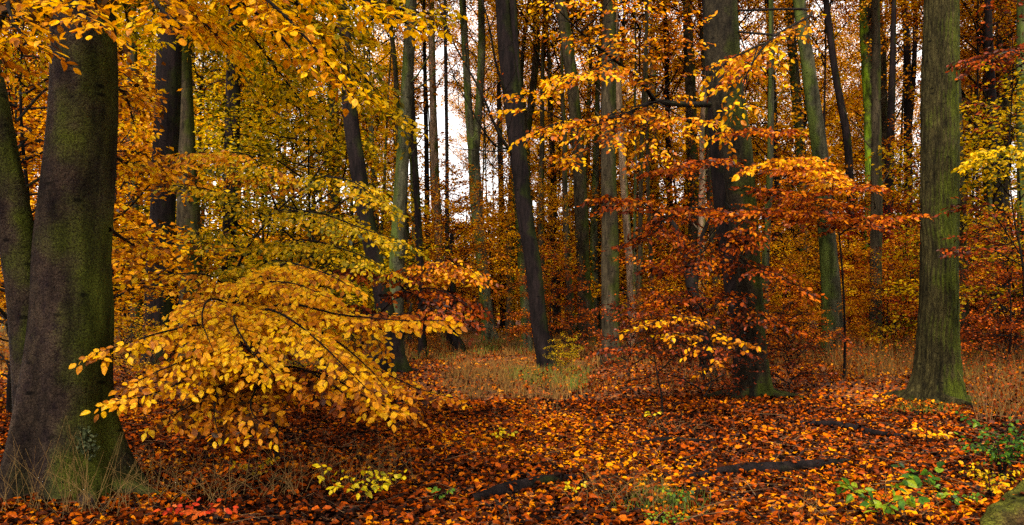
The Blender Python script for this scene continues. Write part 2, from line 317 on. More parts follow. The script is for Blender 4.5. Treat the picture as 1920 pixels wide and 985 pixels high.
# ------------------------------------------------------------ prototype crowns and stems, shared by copies
def crown_proto(Hc, Rr, n_limb, leaf, side_len, side_step, leaf_step, shape, off, up=.5, seed=0, r_l=.05, keep=1.0):
    W = MB(); L = Leaves(); ga = R.uniform(0, 6.28)
    for i in range(n_limb):
        t = (i + .5) / n_limb; z = Hc * t; ga += 2.4 + R.uniform(-.4, .4)
        ln = Rr * shape(t) * R.uniform(.7, 1.2); dv = np.array([math.cos(ga), math.sin(ga), 0])
        rise = up * R.uniform(.5, 1.5)
        b = np.array([0, 0, z]); wob = R.normal(0, .11 * ln, (3, 3))
        path = [b, b + dv * ln * .35 + UP * ln * rise * .4 + wob[0], b + dv * ln * .7 + UP * ln * rise * .65 + wob[1], b + dv * ln + UP * ln * rise * .7 + wob[2]]
        bough(W, L, path, r_l * (1 - .5 * t) + .012, side_len * shape(t), side_step, leaf=leaf, leaf_step=leaf_step, third=False,
              off=off, wn=5, twig_n=3, start=.2, droop=.15, jit=.6, taper=.5, keep=keep)
    me = L.mb(1).mesh('crown'); mw = W.mesh('branches', True)
    return me, mw, L.count()
TALL = [crown_proto(13.5, 4.4, 24, .17, 1.9, .22, .050, lambda t: .6 + .6 * math.sin(math.pi * min(1, t * 1.1 + .1)), .20, up=1.0, keep=.84) for k in range(4)]
UNDER = [crown_proto(7.4, 3.0, 32, .12, 1.3, .15, .040, lambda t: (1 - t) ** .5 + .15, .09, up=.42, r_l=.018, keep=.92) for k in range(4)]
SHRUB = [crown_proto(2.0, 1.15, 18, .07, .5, .09, .032, lambda t: (1 - t) ** .5 + .25, .04, up=.45, r_l=.008) for k in range(3)]
print('crown leaves', [c[2] for c in TALL + UNDER + SHRUB])

def flare_disp(amp, h, k, ph, lump=.05, seed=0., ridge=0):
    def f(pts, th):
        z = pts[:, 2][:, None]; zz = np.maximum(z, 0)
        fl = 1 + amp * np.exp(-zz / h) * (1 + .45 * np.cos(k * th + ph) + .25 * np.cos((k + 2) * th + 2 * ph))
        if ridge: fl = fl * (1 + ridge * (np.abs(np.sin(12 * th + 1.3 * np.sin(z * 2.1) + .6 * np.sin(z * 6.3) + .8 * np.sin(3 * th))) ** .6 - .5) * (1 + .5 * np.sin(z * 17 + 5 * th)))
        lp = lump * (np.sin(2 * th + z * 1.1 + seed) + .6 * np.sin(3 * th - z * 2.3 + seed * 2) + .35 * np.sin(5 * th + z * 4.1 + seed) + .25 * np.sin(9 * th + z * 1.7))
        return fl * (1 + lp)
    return f
def stem_mesh(pts, r, n, amp=.5, h=.35, k=5, lump=.04, rings=40, seed=0., ridge=0):
    q = smooth(np.column_stack([pts, r]), rings)
    W = MB(); W.tube(q[:, :3], q[:, 3], n=n, disp=flare_disp(amp, h, k, seed * 3, lump, seed, ridge)); return W

def proto_stem(H, r0, wob=.25):
    z = np.linspace(-.15, H, 9); c = np.cumsum(R.normal(0, wob, (9, 2)) * .35, axis=0); c[0] = c[1] = 0
    pts = np.column_stack([c, z]); r = r0 * (1 - .82 * (z.clip(0) / H) ** 1.1)
    W = stem_mesh(pts, r, 10, amp=.45, h=.3, seed=R.rand() * 6, rings=28)
    for i in range(4):       # a few dead side stubs
        t = R.uniform(.15, .5); a = R.uniform(0, 6.28); b = np.array([np.interp(t * H, z, c[:, 0]), np.interp(t * H, z, c[:, 1]), t * H]); d = np.array([math.cos(a), math.sin(a), R.uniform(.2, .9)])
        W.tube(smooth([b, b + d * .5, b + d * R.uniform(1, 1.8) + UP * .3], 6), r0 * .16 * np.linspace(1, .2, 6), n=4)
    return W.mesh('trunk', True), pts
TSTEM = [proto_stem(20, .24) for k in range(5)]
USTEM = [proto_stem(7, .05, .12) for k in range(3)]

def put_crown(parent, proto, mat, wood, loc, s=1., rz=None, sz=None):
    c = obj('crown', proto[0], ML[mat], parent); c.location = loc; c.rotation_euler = (0, 0, R.uniform(0, 6.28) if rz is None else rz)
    c.scale = (s, s, s if sz is None else sz)
    b = obj('branches', proto[1], MB_[wood], c)
    return c

# ------------------------------------------------------------ the trees one can tell apart
REFS = []      # (px, depth, short name) used to describe the trees behind
def tree(ref, D, stems, wood, label, top=24, crown=None, amp=.5, nseg=16, seed=None, group=None, name='tree', rings=44, h=.35, lump=.035, ridge=0, roots=0):
    """stems: lists of (px, py, width px) from the foot up; the first point's py is replaced by the ground's at depth D"""
    x0 = P(stems[0][0][0], 0, D)[0]; t = empty(name, (x0, D, float(gz(x0, D))), label=label, category='tree')
    if group: t['group'] = group
    seed = R.rand() * 6 if seed is None else seed
    tip = None
    for k, st in enumerate(stems):
        dd = [D if len(s) < 4 else s[3] for s in st]
        pts = [P(s[0], s[1], q) for s, q in zip(st, dd)]; r = [s[2] * q / F / 2 for s, q in zip(st, dd)]
        if k == 0 or st[0][1] is None or st[0][1] >= base_py(dd[0]) - 3:
            pts[0][2] = -.2
        v = pts[-1] - pts[-2]; v = v / max(v[2], .2); H = top * R.uniform(.92, 1.05)
        if H > pts[-1][2] + 1 and top > 0 and (k == 0 or st[-1][1] < 110):
            zz = pts[-1][2]; rl = r[-1]
            for f in (.33, .66, 1.):
                dz = (H - zz) * f; pts.append(pts[[i for i in range(len(st))][-1]] + np.array([v[0] * dz * (1 - .35 * f), v[1] * dz, dz])); r.append(max(.03, rl * (1 - .8 * f)))
        loc = np.array(t.location); pp = np.array(pts) - loc
        W = stem_mesh(pp, np.array(r), nseg, amp=amp if k == 0 or pts[0][2] < 0 else 0, h=h, seed=seed + k, rings=rings, lump=lump, ridge=ridge)
        if k == 0 and roots:
            rr0 = r[0]
            for q_ in range(roots):
                an = 6.28 * q_ / roots + R.uniform(-.4, .4); dv = np.array([math.cos(an), math.sin(an), 0]); ln_ = rr0 * R.uniform(2.2, 3.4); sd_ = np.array([-dv[1], dv[0], 0]) * R.normal(0, .25) * ln_
                W.tube(smooth([dv * rr0 * .35 + UP * rr0 * 1.0, dv * rr0 * 1.0 + UP * rr0 * .28, dv * ln_ * .65 + sd_ * .5 + UP * .03, dv * ln_ + sd_ - UP * .08], 12), rr0 * .42 * np.linspace(1, .16, 12), n=10, disp=flare_disp(0, 1, 3, 0, .12, q_))
        obj('trunk', W.mesh('trunk', True), MB_[wood], t)
        if tip is None: tip = pp
    if crown:
        for (kind, mat, z0, s) in crown:
            if kind == 'T': z0 = max(z0, min(1.6 + .40 * D, 17))
            z0 = min(z0, tip[-1, 2] - 1)
            proto = {'T': TALL, 'U': UNDER}[kind][R.randint(4)]
            q = np.array([np.interp(z0, tip[:, 2], tip[:, 0]), np.interp(z0, tip[:, 2], tip[:, 1]), z0])
            put_crown(t, proto, mat, 'dark', q, s)
    REFS.append((stems[0][0][0], D, ref)); return t

T1 = tree('the great left beech', 6.9, [
    [(130, 930, 150), (122, 850, 155), (122, 750, 150), (135, 600, 140), (136, 480, 128), (150, 300, 118), (157, 150, 112), (158, 0, 108)],
    [(100, 930, 90), (88, 800, 95), (66, 650, 80), (46, 520, 66), (24, 400, 62), (-2, 280, 62), (-25, 160, 60), (-60, 0, 58)]],
    'beech', 'huge twin-stemmed mossy beech, thickest trunk, filling the left edge of the picture', top=17, amp=.55, nseg=72, rings=140, h=.45, lump=.034, roots=7, name='beech_tree')
W = MB(); N_ = 240; L = Leaves(); c0 = P(146, 838, 6.9 - .36)
aa = R.uniform(0, 6.28, N_); rr_ = np.sqrt(R.rand(N_)); pp_ = np.stack([c0[0] + rr_ * np.cos(aa) * .11, c0[1] + R.uniform(-.01, .05, N_) + .06 * rr_, c0[2] + rr_ * np.sin(aa) * .16], -1) - np.array(T1.location)
L.add(pp_, R.normal(0, 1, (N_, 3)), R.normal(0, .5, (N_, 3)) - [0, 1, 0], .035)
ML['lichen'] = leaf_mat('grey_green_lichen', [(.015, .02, .008), (.045, .055, .022), (.09, .10, .045)], trans=.1, gloss=.02)
obj('lichen_patch', L.mb(2).mesh('lichen_patch'), ML['lichen'], T1)
trees = [
 ('the thick dark trunk', 22, [[(300, 0, 54), (297, 590, 50), (305, 400, 46), (316, 150, 44), (322, 0, 42)]], 'dark', 'thick near-black trunk standing left of a greyer one, behind the golden boughs', [('T', 'gold', 6.5, .9)]),
 ('the grey partner trunk', 26, [[(362, 0, 46), (358, 560, 44), (354, 430, 42), (347, 200, 30), (340, 0, 26)]], 'mid', 'grey-brown trunk just right of the thick near-black trunk', [('T', 'gold', 7, .9)]),
 ('the short-looking grey stem', 36, [[(256, 0, 24), (254, 500, 22), (250, 300, 20), (246, 0, 18)]], 'mid', 'slim grey stem seen between the great beech and the near-black trunk', [('U', 'orange', 1.5, 1.3), ('T', 'amber', 7, .9)]),
 ('the dark green upright trunk', 30, [[(430, 0, 30), (430, 500, 27), (434, 300, 27), (439, 100, 26), (442, 0, 25)]], 'dark', 'straight dark greenish trunk rising through yellow leaves, fourth trunk from the left', [('T', 'olive', 7.5, 1.)]),
 ('the hollow-looking slim pole', 34, [[(842, 0, 8), (838, 500, 8), (838, 300, 7), (834, 0, 6)]], 'dark', 'thin dark pole right of the pale trunk with the brown patches', [('T', 'gold', 10, .7)]),
 ('the pale patchy trunk', 48, [[(830, 0, 17), (825, 480, 16), (816, 320, 15), (811, 150, 13), (808, 0, 11)]], 'pale', 'slender pale buff trunk with brown patches, against the white sky gap', [('T', 'amber', 15, .6)]),
 ('the thin green pole', 45, [[(783, 0, 12), (778, 450, 11), (772, 280, 10), (765, 100, 9)]], 'green', 'thin greenish pole left of the pale patchy trunk', [('T', 'olive', 9, .8)]),
 ('the leaning central trunk', 21, [[(1032, 0, 34), (1012, 610, 30), (1000, 500, 31), (984, 400, 31), (973, 300, 31), (960, 180, 33), (949, 90, 32), (942, 0, 27)],
                                  [(972, 300, 16), (976, 240, 16), (968, 120, 15), (962, 0, 13)]], 'dark', 'dark mossy trunk leaning left at the centre, its foot in the leaf litter', [('T', 'orange', 10, .7)]),
 ('the wavy rear tree', 42, [[(1000, 0, 17), (992, 400, 16), (986, 280, 15), (998, 180, 14), (1006, 90, 13), (1004, 0, 12)], [(990, 250, 9), (978, 170, 8), (982, 80, 7), (992, 0, 6)]], 'mid', 'wavy forked grey tree close behind the right side of the leaning central trunk', [('T', 'amber', 15, .7)]),
 ('the slim mossy rear stem', 30, [[(990, 0, 20), (984, 560, 18), (976, 450, 17), (968, 330, 15), (962, 200, 12)]], 'green', 'slim mossy stem half hidden behind the left edge of the leaning central trunk', [('U', 'amber', 3, .6)]),
 ('the thin black pole', 60, [[(944, 0, 13), (942, 480, 12), (940, 380, 11), (936, 200, 9)]], 'dark', 'thin black pole between the forked green tree and the leaning central trunk', [('T', 'orange', 13, .7)]),
 ('the slanting brown trunk', 33, [[(1102, 0, 30), (1096, 560, 27), (1090, 400, 25), (1082, 250, 23), (1066, 100, 22), (1050, 0, 20)]], 'mid', 'brown trunk slanting left at its top, left of the straight mossy centre trunk', [('T', 'orange', 8, .9)]),
 ('the straight centre trunk', 22.5, [[(1147, 0, 38), (1145, 600, 34), (1144, 450, 32), (1141, 300, 29), (1142, 100, 26), (1143, 0, 24)]], 'mid', 'straight grey-green trunk with dark left side, right of the slanting brown trunk', [('T', 'orange', 7, .9)]),
 ('the twin-looking rear stem', 62, [[(1229, 0, 24), (1228, 480, 22), (1226, 300, 16), (1224, 100, 12)]], 'mid', 'grey stem seen low between the straight centre trunk and the crooked dark tree', [('T', 'orange', 9, .9)]),
 ('the high grey trunk', 42, [[(1302, 0, 24), (1300, 400, 21), (1296, 200, 20), (1290, 60, 18)]], 'mid', 'grey trunk rising just left of the big forked-looking trunk', [('T', 'gold', 7.5, 1.)]),
 ('the moss-stained leaning trunk', 27, [[(1562, 0, 42), (1558, 540, 34), (1548, 420, 31), (1536, 280, 28), (1520, 160, 26), (1506, 60, 24), (1498, 0, 23)]], 'green', 'pale mossy trunk leaning left, between the red boughs and the bright moss-sided tree', [('T', 'amber', 9, .9)]),
 ('the pale green rear trunk', 48, [[(1508, 0, 20), (1506, 400, 19), (1499, 250, 19), (1486, 100, 17), (1479, 0, 15)]], 'green', 'pale green trunk behind and left of the moss-stained leaning trunk', [('T', 'amber', 10, .8)]),
 ('the dark slanting pole', 40, [[(1600, 0, 15), (1596, 400, 14), (1588, 260, 14), (1568, 150, 13), (1556, 60, 12)]], 'dark', 'dark slanting pole right of the moss-stained leaning trunk', [('T', 'orange', 8, .8)]),
 ('the bright moss-sided trunk', 44, [[(1633, 0, 28), (1633, 480, 26), (1635, 300, 25), (1628, 130, 24), (1622, 0, 22)]], 'brightmoss', 'upright trunk with vivid green moss down its left side', [('T', 'orange', 9, .9)]),
 ('the wide grey rear trunk', 52, [[(1664, 0, 24), (1660, 500, 23), (1656, 300, 22), (1650, 100, 20)]], 'mid', 'grey trunk close behind the right side of the moss-sided trunk', [('T', 'rust', 10, .9)]),
 ('the forked thin dark tree', 45, [[(1706, 0, 16), (1705, 480, 15), (1702, 250, 14), (1700, 70, 12), (1690, -20, 9)], [(1704, 250, 10), (1712, 150, 9), (1716, 50, 8), (1712, -40, 7)]], 'dark', 'thin dark tree forking high up just left of the big ridged oak', [('T', 'orange', 15, .5)]),
 ('the shadowed trunk behind the oak', 24, [[(1800, 0, 34), (1800, 560, 30), (1796, 400, 27), (1790, 200, 24)]], 'mid', 'trunk standing half hidden behind the right edge of the big ridged oak', [('T', 'olive', 9, .8)]),
 ('the first of the right-hand poles', 46, [[(1856, 0, 17), (1854, 400, 16), (1851, 200, 15), (1850, 50, 14)]], 'mid', 'slim straight pole right of the oak, left one of a close pair', [('T', 'olive', 8.5, 1.)]),
 ('the second of the right-hand poles', 47, [[(1884, 0, 16), (1880, 400, 15), (1875, 200, 14), (1874, 50, 13)]], 'mid', 'slim straight pole right of the oak, right one of a close pair', [('T', 'gold', 8, .9)]),
 ('the edge trunk', 30, [[(1926, 0, 30), (1924, 500, 27), (1920, 200, 25)]], 'green', 'greenish trunk cut by the right edge of the picture', [('T', 'olive', 7, .8)]),
 ('the dark rear trunk', 46, [[(1472, 0, 24), (1466, 540, 22), (1456, 430, 20), (1448, 200, 17)]], 'dark', 'dark rear trunk between the big centre-right trunk and the leaning mossy one', [('T', 'orange', 7, 1.)]),
 ('the low dark trunk', 40, [[(1668, 0, 24), (1666, 560, 20), (1664, 450, 18), (1670, 250, 14)]], 'dark', 'dark low trunk in the shade right of the moss-sided trunk', [('U', 'rust', 1, 1.)]),
 ('the hazy olive trunk', 50, [[(628, 0, 26), (626, 480, 24), (626, 260, 22), (622, 100, 18)]], 'green', 'greenish trunk dimly seen left of the black leaning tree', [('T', 'olive', 7, 1.)]),
 ('the slim dark stem', 42, [[(812, 0, 10), (802, 450, 10), (800, 300, 9), (798, 200, 8)]], 'dark', 'slim dark stem just left of the pale patchy trunk', [('T', 'gold', 11, .7)]),
]
for ref, D, stems, wood, label, crown in trees:
    tree(ref, D, stems, wood, label, crown=crown, amp=.35)
T5 = tree('the black leaning tree', 20.5, [[(740, 0, 40), (736, 650, 37), (724, 590, 33), (706, 500, 30), (688, 420, 32), (672, 320, 31), (657, 220, 29), (652, 120, 24), (640, 0, 21)],
        [(742, 650, 16), (756, 622, 10), (766, 596, 7), (772, 570, 5)]], 'dark', 'black leaning trunk with flared foot and a short side fork, behind the orange spray',
        crown=[('T', 'olive', 8, .9)], amp=.75, h=.4, roots=5)
W = MB(); W.tube(smooth([P(700, 700, 20.0) - [0, 0, .1], P(702, 682, 20.0), P(706, 668, 20.0)], 8), np.array([.34, .36, .34, .32, .28, .24, .17, .08]), n=14, disp=flare_disp(0, 1, 3, 0, .08, 2.))
for v in W.v: v -= np.array(T5.location)
obj('root_burr', W.mesh('root_burr', True), MB_['dark'], T5)
T6 = tree('the crooked stub', 29, [[(860, 0, 20), (858, 650, 19), (852, 632, 16), (848, 612, 15), (850, 560, 13), (846, 500, 11), (847, 440, 8)]], 'dark', 'small crooked stem bending out of the dry grass beside the forked green tree', crown=[('U', 'orange', 1.6, .7)], top=5)
T7 = tree('the forked green tree', 38, [[(922, 0, 27), (912, 580, 24), (903, 480, 23), (895, 400, 23), (889, 310, 23), (888, 270, 24)],
        [(886, 280, 17), (880, 220, 15), (874, 120, 14), (867, 0, 12)], [(891, 280, 17), (897, 210, 15), (903, 100, 14), (902, 0, 12)]], 'green',
        'tall pale green tree forking into a narrow V against the white sky', top=17, crown=[('T', 'orange', 14, .6)])
# trunk 7: its first stem must stop at the fork
tr0 = [c for c in T7.children if c.name.startswith('trunk')][0]
W = stem_mesh(np.array([P(*a, 38) for a in [(922, 660), (912, 580), (903, 480), (895, 400), (889, 310), (888, 262)]]) - np.array(T7.location), np.array([27, 24, 23, 23, 23, 22]) * 38 / F / 2, 16, amp=.4, seed=1.)
tr0.data = W.mesh('trunk', True); tr0.data.materials.append(MB_['green'])
T13 = tree('the big centre-right trunk', 14.2, [[(1412, 0, 64), (1412, 690, 54), (1408, 600, 50), (1402, 500, 49), (1394, 400, 51), (1382, 300, 56), (1366, 200, 60), (1354, 100, 65), (1350, 0, 63)]],
        'beech_dark', 'big mossy trunk right of centre with a dark second stem crossing behind it', crown=[('T', 'amber', 9, .9)], amp=.35, nseg=48, rings=90, h=.35, lump=.04, roots=6, name='beech_tree')
T14 = tree('the crossing dark stem', 17.5, [[(1396, 0, 30), (1382, 600, 27), (1370, 520, 30), (1360, 440, 31), (1352, 360, 30), (1342, 250, 27), (1334, 120, 24)]], 'dark',
        'dark slanting stem crossing behind the big centre-right trunk', crown=[('T', 'orange', 8, .8)])
T15 = tree('the big ridged oak', 14.35, [[(1752, 0, 84), (1757, 700, 76), (1759, 600, 69), (1761, 500, 65), (1762, 400, 64), (1762, 200, 62), (1765, 0, 59)]],
        'oak', 'big straight oak at right with ridged mossy bark and a flared foot', crown=[('T', 'amber', 10, .9)], amp=.38, nseg=150, rings=400, h=.32, name='oak_tree', lump=.02, ridge=.06, roots=7)
TK = tree('the crooked dark tree', 19, [[(1330, 0, 24), (1318, 620, 22), (1302, 560, 22), (1292, 510, 20), (1282, 470, 16), (1268, 430, 11), (1250, 405, 7)],
        [(1300, 550, 13), (1308, 500, 11), (1318, 440, 8), (1340, 395, 6)]], 'twig', 'crooked black tree bending left among rust-red leaves', top=0, crown=[('U', 'rust', .6, .62)], name='tree')

# ------------------------------------------------------------ foreground boughs and saplings
def add_boughs(parent, specs, mat, wood='twig', lod=3, pname='bough', **kw):
    """each spec: list of (px,py,D) + options; wood and leaves become one part (wood) with a leaves sub-part"""
    W = MB(); L = Leaves(); loc = np.array(parent.location)
    for path, o in specs:
        oo = dict(kw); oo.update(o)
        bough(W, L, np.array([P(*a) for a in path]) - loc, oo.pop('r', .012), **oo)
    w = obj(pname, W.mesh(pname, True), MB_[wood], parent)
    l = obj('leaves', L.mb(lod).mesh('leaves'), ML[mat], w)
    return L.count()
cnt = {}
# big leaves hanging over the top of the great beech (its own limb, reaching toward the viewer)
B = dict(side_len=.5, side_step=.06, leaf=.068, tert_len=.22, tert_step=.075, leaf_step=.038, droop=.16, jit=.30, face=TOCAM * .12)
cnt['top'] = add_boughs(T1, [
   ([(160, -140, 6.7), (120, -60, 5.2), (150, 10, 4.3), (190, 60, 3.9)], dict(side_len=.32)),
   ([(160, -140, 6.7), (60, -70, 5.4), (20, 0, 4.6), (60, 80, 4.2)], dict(side_len=.45)),
   ([(170, -140, 6.7), (260, -60, 5.4), (290, 0, 4.6), (330, 60, 4.3)], dict(side_len=.4)),
   ([(60, -70, 5.4), (10, 20, 5.0), (-20, 120, 5.0)], {}),
   ], 'gold', r=.03, **B)
cnt['topr'] = add_boughs(T1, [
   ([(170, -160, 6.7), (330, -120, 5.6), (450, -40, 5.0), (560, 60, 4.8), (660, 190, 4.7)], dict(side_len=.5, start=.3)),
   ([(330, -120, 5.6), (440, -10, 5.3), (520, 60, 5.2), (560, 110, 5.2)], dict(side_len=.5)),
   ([(450, -40, 5.0), (620, -20, 5.0), (720, 20, 5.0), (790, 60, 5.0)], dict(side_len=.35)),
   ([(300, -60, 5.6), (360, 20, 5.6), (430, 90, 5.6)], dict(side_len=.5)),
   ], 'gold', r=.022, **B)
cnt['topo'] = add_boughs(T1, [
   ([(330, -120, 6), (480, -20, 6.4), (600, 60, 6.6), (700, 190, 6.6)], dict(side_len=.7, leaf=.07)),
   ([(450, -60, 6), (560, 10, 6.6), (660, 120, 7), (760, 240, 7.2)], dict(side_len=.7, leaf=.07)),
   ([(330, -120, 6), (420, 0, 6.8), (520, 130, 7.2), (600, 240, 7.4)], dict(side_len=.8, leaf=.07)),
   ([(200, -120, 6.5), (330, 0, 7.2), (420, 80, 7.6), (480, 180, 7.8)], dict(side_len=.6, leaf=.07)),
   ([(250, -100, 6.5), (235, 0, 7.5), (250, 60, 8.5), (300, 90, 9)], dict(side_len=.45, leaf=.07)),
   ([(60, -90, 6.7), (20, -20, 7.8), (30, 60, 8.2), (60, 150, 8.5)], dict(side_len=.8, leaf=.07)),
   ([(560, -60, 6), (660, -10, 6.4), (760, 20, 6.6), (850, 30, 6.8)], dict(side_len=.4, leaf=.07)),
   ], 'olive', r=.02, **B)
# boughs of the great beech reaching back to the right, golden
cnt['mid'] = add_boughs(T1, [
   ([(205, 290, 6.9), (250, 310, 8.5), (300, 318, 10), (400, 300, 11)], dict(side_len=.45)),
   ([(205, 160, 6.9), (235, 180, 8.5), (250, 230, 10), (262, 260, 11)], dict(side_len=.5)),
   ([(205, 430, 6.9), (250, 460, 8.5), (285, 480, 10)], dict(side_len=.5)),
   ], 'amber', r=.02, side_len=.8, side_step=.13, leaf=.075, tert_len=.25, tert_step=.11, leaf_step=.045, droop=.2, jit=.5, face=TOCAM * .4)

def sapling(px, D, stem, r, label, parts, name='beech_sapling', wood='twig', group=None, cat='sapling'):
    x0 = P(px, 0, D)[0]; t = empty(name, (x0, D, float(gz(x0, D))), label=label, category=cat)
    pts = np.array([P(*a) for a in stem]); pts[0][2] = -.08
    W = MB(); q = smooth(pts - np.array(t.location), 24); W.tube(q, r * np.linspace(1, .2, 24), n=8); obj('trunk', W.mesh('trunk', True), MB_[wood], t)
    for mat, specs, kw in parts: cnt[label[:18] + mat] = add_boughs(t, specs, mat, **kw)
    return t
G = dict(side_len=.66, side_step=.078, leaf=.070, tert_len=.24, tert_step=.075, leaf_step=.036, droop=.26, jit=.34, face=TOCAM * 1.2, rise=.03, flat=.12)
S1 = sapling(520, 8.6, [(520, 0, 8.6), (515, 760, 8.5), (500, 660, 8.4), (470, 590, 8.3), (430, 540, 8.3)], .03,
  'young beech with broad sprays of glowing golden leaves at left of centre', [
  ('gold', [
   ([(490, 640, 8.3), (400, 610, 7.2), (300, 625, 6.5), (225, 650, 6.2), (165, 668, 6.1)], dict(side_len=.34)),
   ([(500, 660, 8.3), (420, 650, 7.2), (330, 680, 6.4), (250, 715, 6.1)], dict(side_len=.5)),
   ([(500, 670, 8.3), (400, 690, 7), (300, 735, 6.2), (205, 758, 5.9)], dict(side_len=.32)),
   ([(480, 600, 8.3), (500, 580, 7.4), (560, 610, 6.8), (640, 680, 6.3), (700, 740, 6.2)], dict(side_len=.5)),
   ([(480, 600, 8.3), (440, 590, 7.2), (460, 640, 6.5), (520, 700, 6.2)], dict(side_len=.6)),
   ([(470, 590, 8.3), (520, 500, 8), (600, 510, 7.8), (660, 540, 7.6)], dict(side_len=.5)),
   ([(470, 590, 8.3), (400, 560, 7.4), (380, 600, 6.8), (400, 660, 6.4)], dict(side_len=.6)),
   ([(470, 590, 8.3), (540, 570, 7.6), (640, 590, 7.1), (740, 600, 6.8), (845, 600, 6.7)], dict(side_len=.36)),
   ([(490, 690, 8.3), (600, 700, 7.4), (680, 740, 6.9), (750, 770, 6.7)], dict(side_len=.34)),
   ([(480, 620, 8.3), (560, 610, 7.6), (630, 640, 7.1), (690, 690, 6.9), (725, 730, 6.8)], dict(side_len=.42)),
   ([(480, 600, 8.3), (580, 560, 8), (680, 600, 7.6), (720, 660, 7.4)], dict(side_len=.4)),
   ([(490, 620, 8.3), (460, 540, 7.9), (540, 530, 7.4), (620, 560, 7.1)], dict(side_len=.5)),
   ], dict(r=.014, **G)),
  ('amber', [
   ([(500, 700, 8.4), (440, 710, 7.4), (360, 760, 6.7), (300, 790, 6.5)], dict(side_len=.5)),
   ([(500, 710, 8.4), (480, 730, 7.2), (470, 770, 6.6), (500, 810, 6.5)], dict(side_len=.5)),
   ([(500, 680, 8.4), (420, 720, 7.0), (400, 770, 6.6), (410, 820, 6.5)], dict(side_len=.4)),
   ], dict(r=.014, **G)),
  ('orange', [
   ([(505, 690, 8.4), (560, 690, 7.4), (620, 720, 7.0), (700, 770, 6.9), (780, 745, 7.0)], dict(side_len=.42)),
   ([(500, 650, 8.3), (450, 640, 7.2), (500, 690, 6.6), (540, 730, 6.4)], dict(side_len=.4, keep=.6)),
   ([(480, 600, 8.3), (400, 590, 7.4), (340, 640, 6.8), (300, 700, 6.6)], dict(side_len=.4, keep=.5)),
   ([(600, 600, 7.6), (700, 590, 7.2), (780, 590, 7.1)], dict(side_len=.3)),
   ], dict(r=.012, **G))])
G2 = dict(G, side_len=1.0, side_step=.085, tert_len=.3, tert_step=.11, leaf=.075, leaf_step=.042, jit=.5, droop=.22, face=TOCAM * .6)
sapling(425, 11.5, [(425, 0, 11.5), (430, 700, 11.5), (436, 560, 11.4), (455, 480, 11.3), (520, 395, 11.2), (600, 330, 11)], .035,
  'taller young beech with olive-yellow leaf layers and a slanting dark stem above the golden sprays', [
  ('olive', [
   ([(455, 480, 11.3), (420, 440, 10.5), (385, 430, 10)], dict(side_len=.6)),
   ([(455, 480, 11.3), (560, 450, 10.6), (650, 470, 10), (720, 500, 9.8)], {}),
   ([(500, 415, 11.2), (430, 370, 10.4), (370, 350, 10), (330, 345, 9.8)], dict(side_len=.4)),
   ([(520, 395, 11.2), (600, 400, 10.4), (680, 430, 10), (740, 450, 9.8)], {}),
   ([(560, 360, 11), (480, 320, 10.4), (400, 310, 10)], dict(side_len=.6)),
   ([(440, 540, 11.4), (500, 490, 10.4), (570, 500, 9.8), (640, 520, 9.6)], {}),
   ([(600, 330, 11), (660, 340, 10.6), (720, 380, 10.4)], {}),

   ], dict(r=.016, **G2)),
  ('amber', [
   ([(440, 560, 11.4), (400, 520, 9.6), (330, 515, 9), (270, 518, 8.8)], dict(side_len=.5)),
   ([(440, 550, 11.4), (480, 520, 9.4), (540, 525, 9)], dict(side_len=.5)),
   ([(520, 395, 11.2), (480, 300, 10), (400, 285, 9.4), (310, 290, 9)], dict(side_len=.6)),
   ], dict(r=.014, **G2))])
sapling(640, 11.8, [(640, 0, 11.8), (655, 720, 11.8), (690, 620, 11.6), (740, 560, 11.5), (800, 520, 11.4)], .028,
  'young beech spreading flat rust-orange sprays in front of the black leaning tree', [
  ('rust', [
   ([(740, 560, 11.5), (800, 540, 11), (860, 560, 10.7), (895, 590, 10.6)], {}),
   ([(690, 620, 11.6), (760, 590, 10.6), (820, 580, 10.2), (870, 600, 10)], dict(side_len=.6)),
   ([(760, 545, 11.4), (720, 510, 10.8), (660, 505, 10.4), (600, 520, 10.2)], {}),
   ([(690, 620, 11.6), (650, 580, 10.8), (620, 570, 10.3)], {}),
   ], dict(r=.014, **G2)),
  ('orange', [
   ([(760, 545, 11.4), (820, 500, 11), (870, 500, 10.8), (900, 520, 10.7)], dict(side_len=.7)),
   ([(740, 560, 11.5), (790, 500, 11), (850, 490, 10.8)], dict(side_len=.7)),
   ([(660, 690, 11.7), (720, 700, 10), (790, 730, 9), (850, 745, 8.6)], dict(side_len=.4)),
   ], dict(r=.014, **G2))])

T8 = [o for o in SC.objects if o.get('label', '').startswith('dark mossy trunk leaning left at the centre')][0]
cnt['bare'] = add_boughs(T8, [
   ([(968, 300, 21), (935, 250, 20.6), (900, 170, 20.2), (850, 80, 20), (815, -20, 20)], dict(r=.05)),
   ([(960, 280, 21), (925, 270, 20.5), (880, 200, 20), (845, 130, 20), (830, 60, 20)], dict(r=.035)),
   ([(955, 200, 21), (930, 120, 20.5), (915, 40, 20), (890, -40, 20)], dict(r=.045)),
   ([(960, 283, 21), (920, 284, 20), (870, 280, 19.5), (830, 270, 19)], dict(r=.025, side_len=.9)),
   ], 'rust', **dict(side_len=1.6, side_step=.5, tert_step=.4, tert_len=.5, leaf=.08, leaf_step=.2, jit=.5, droop=-.05, keep=.35))
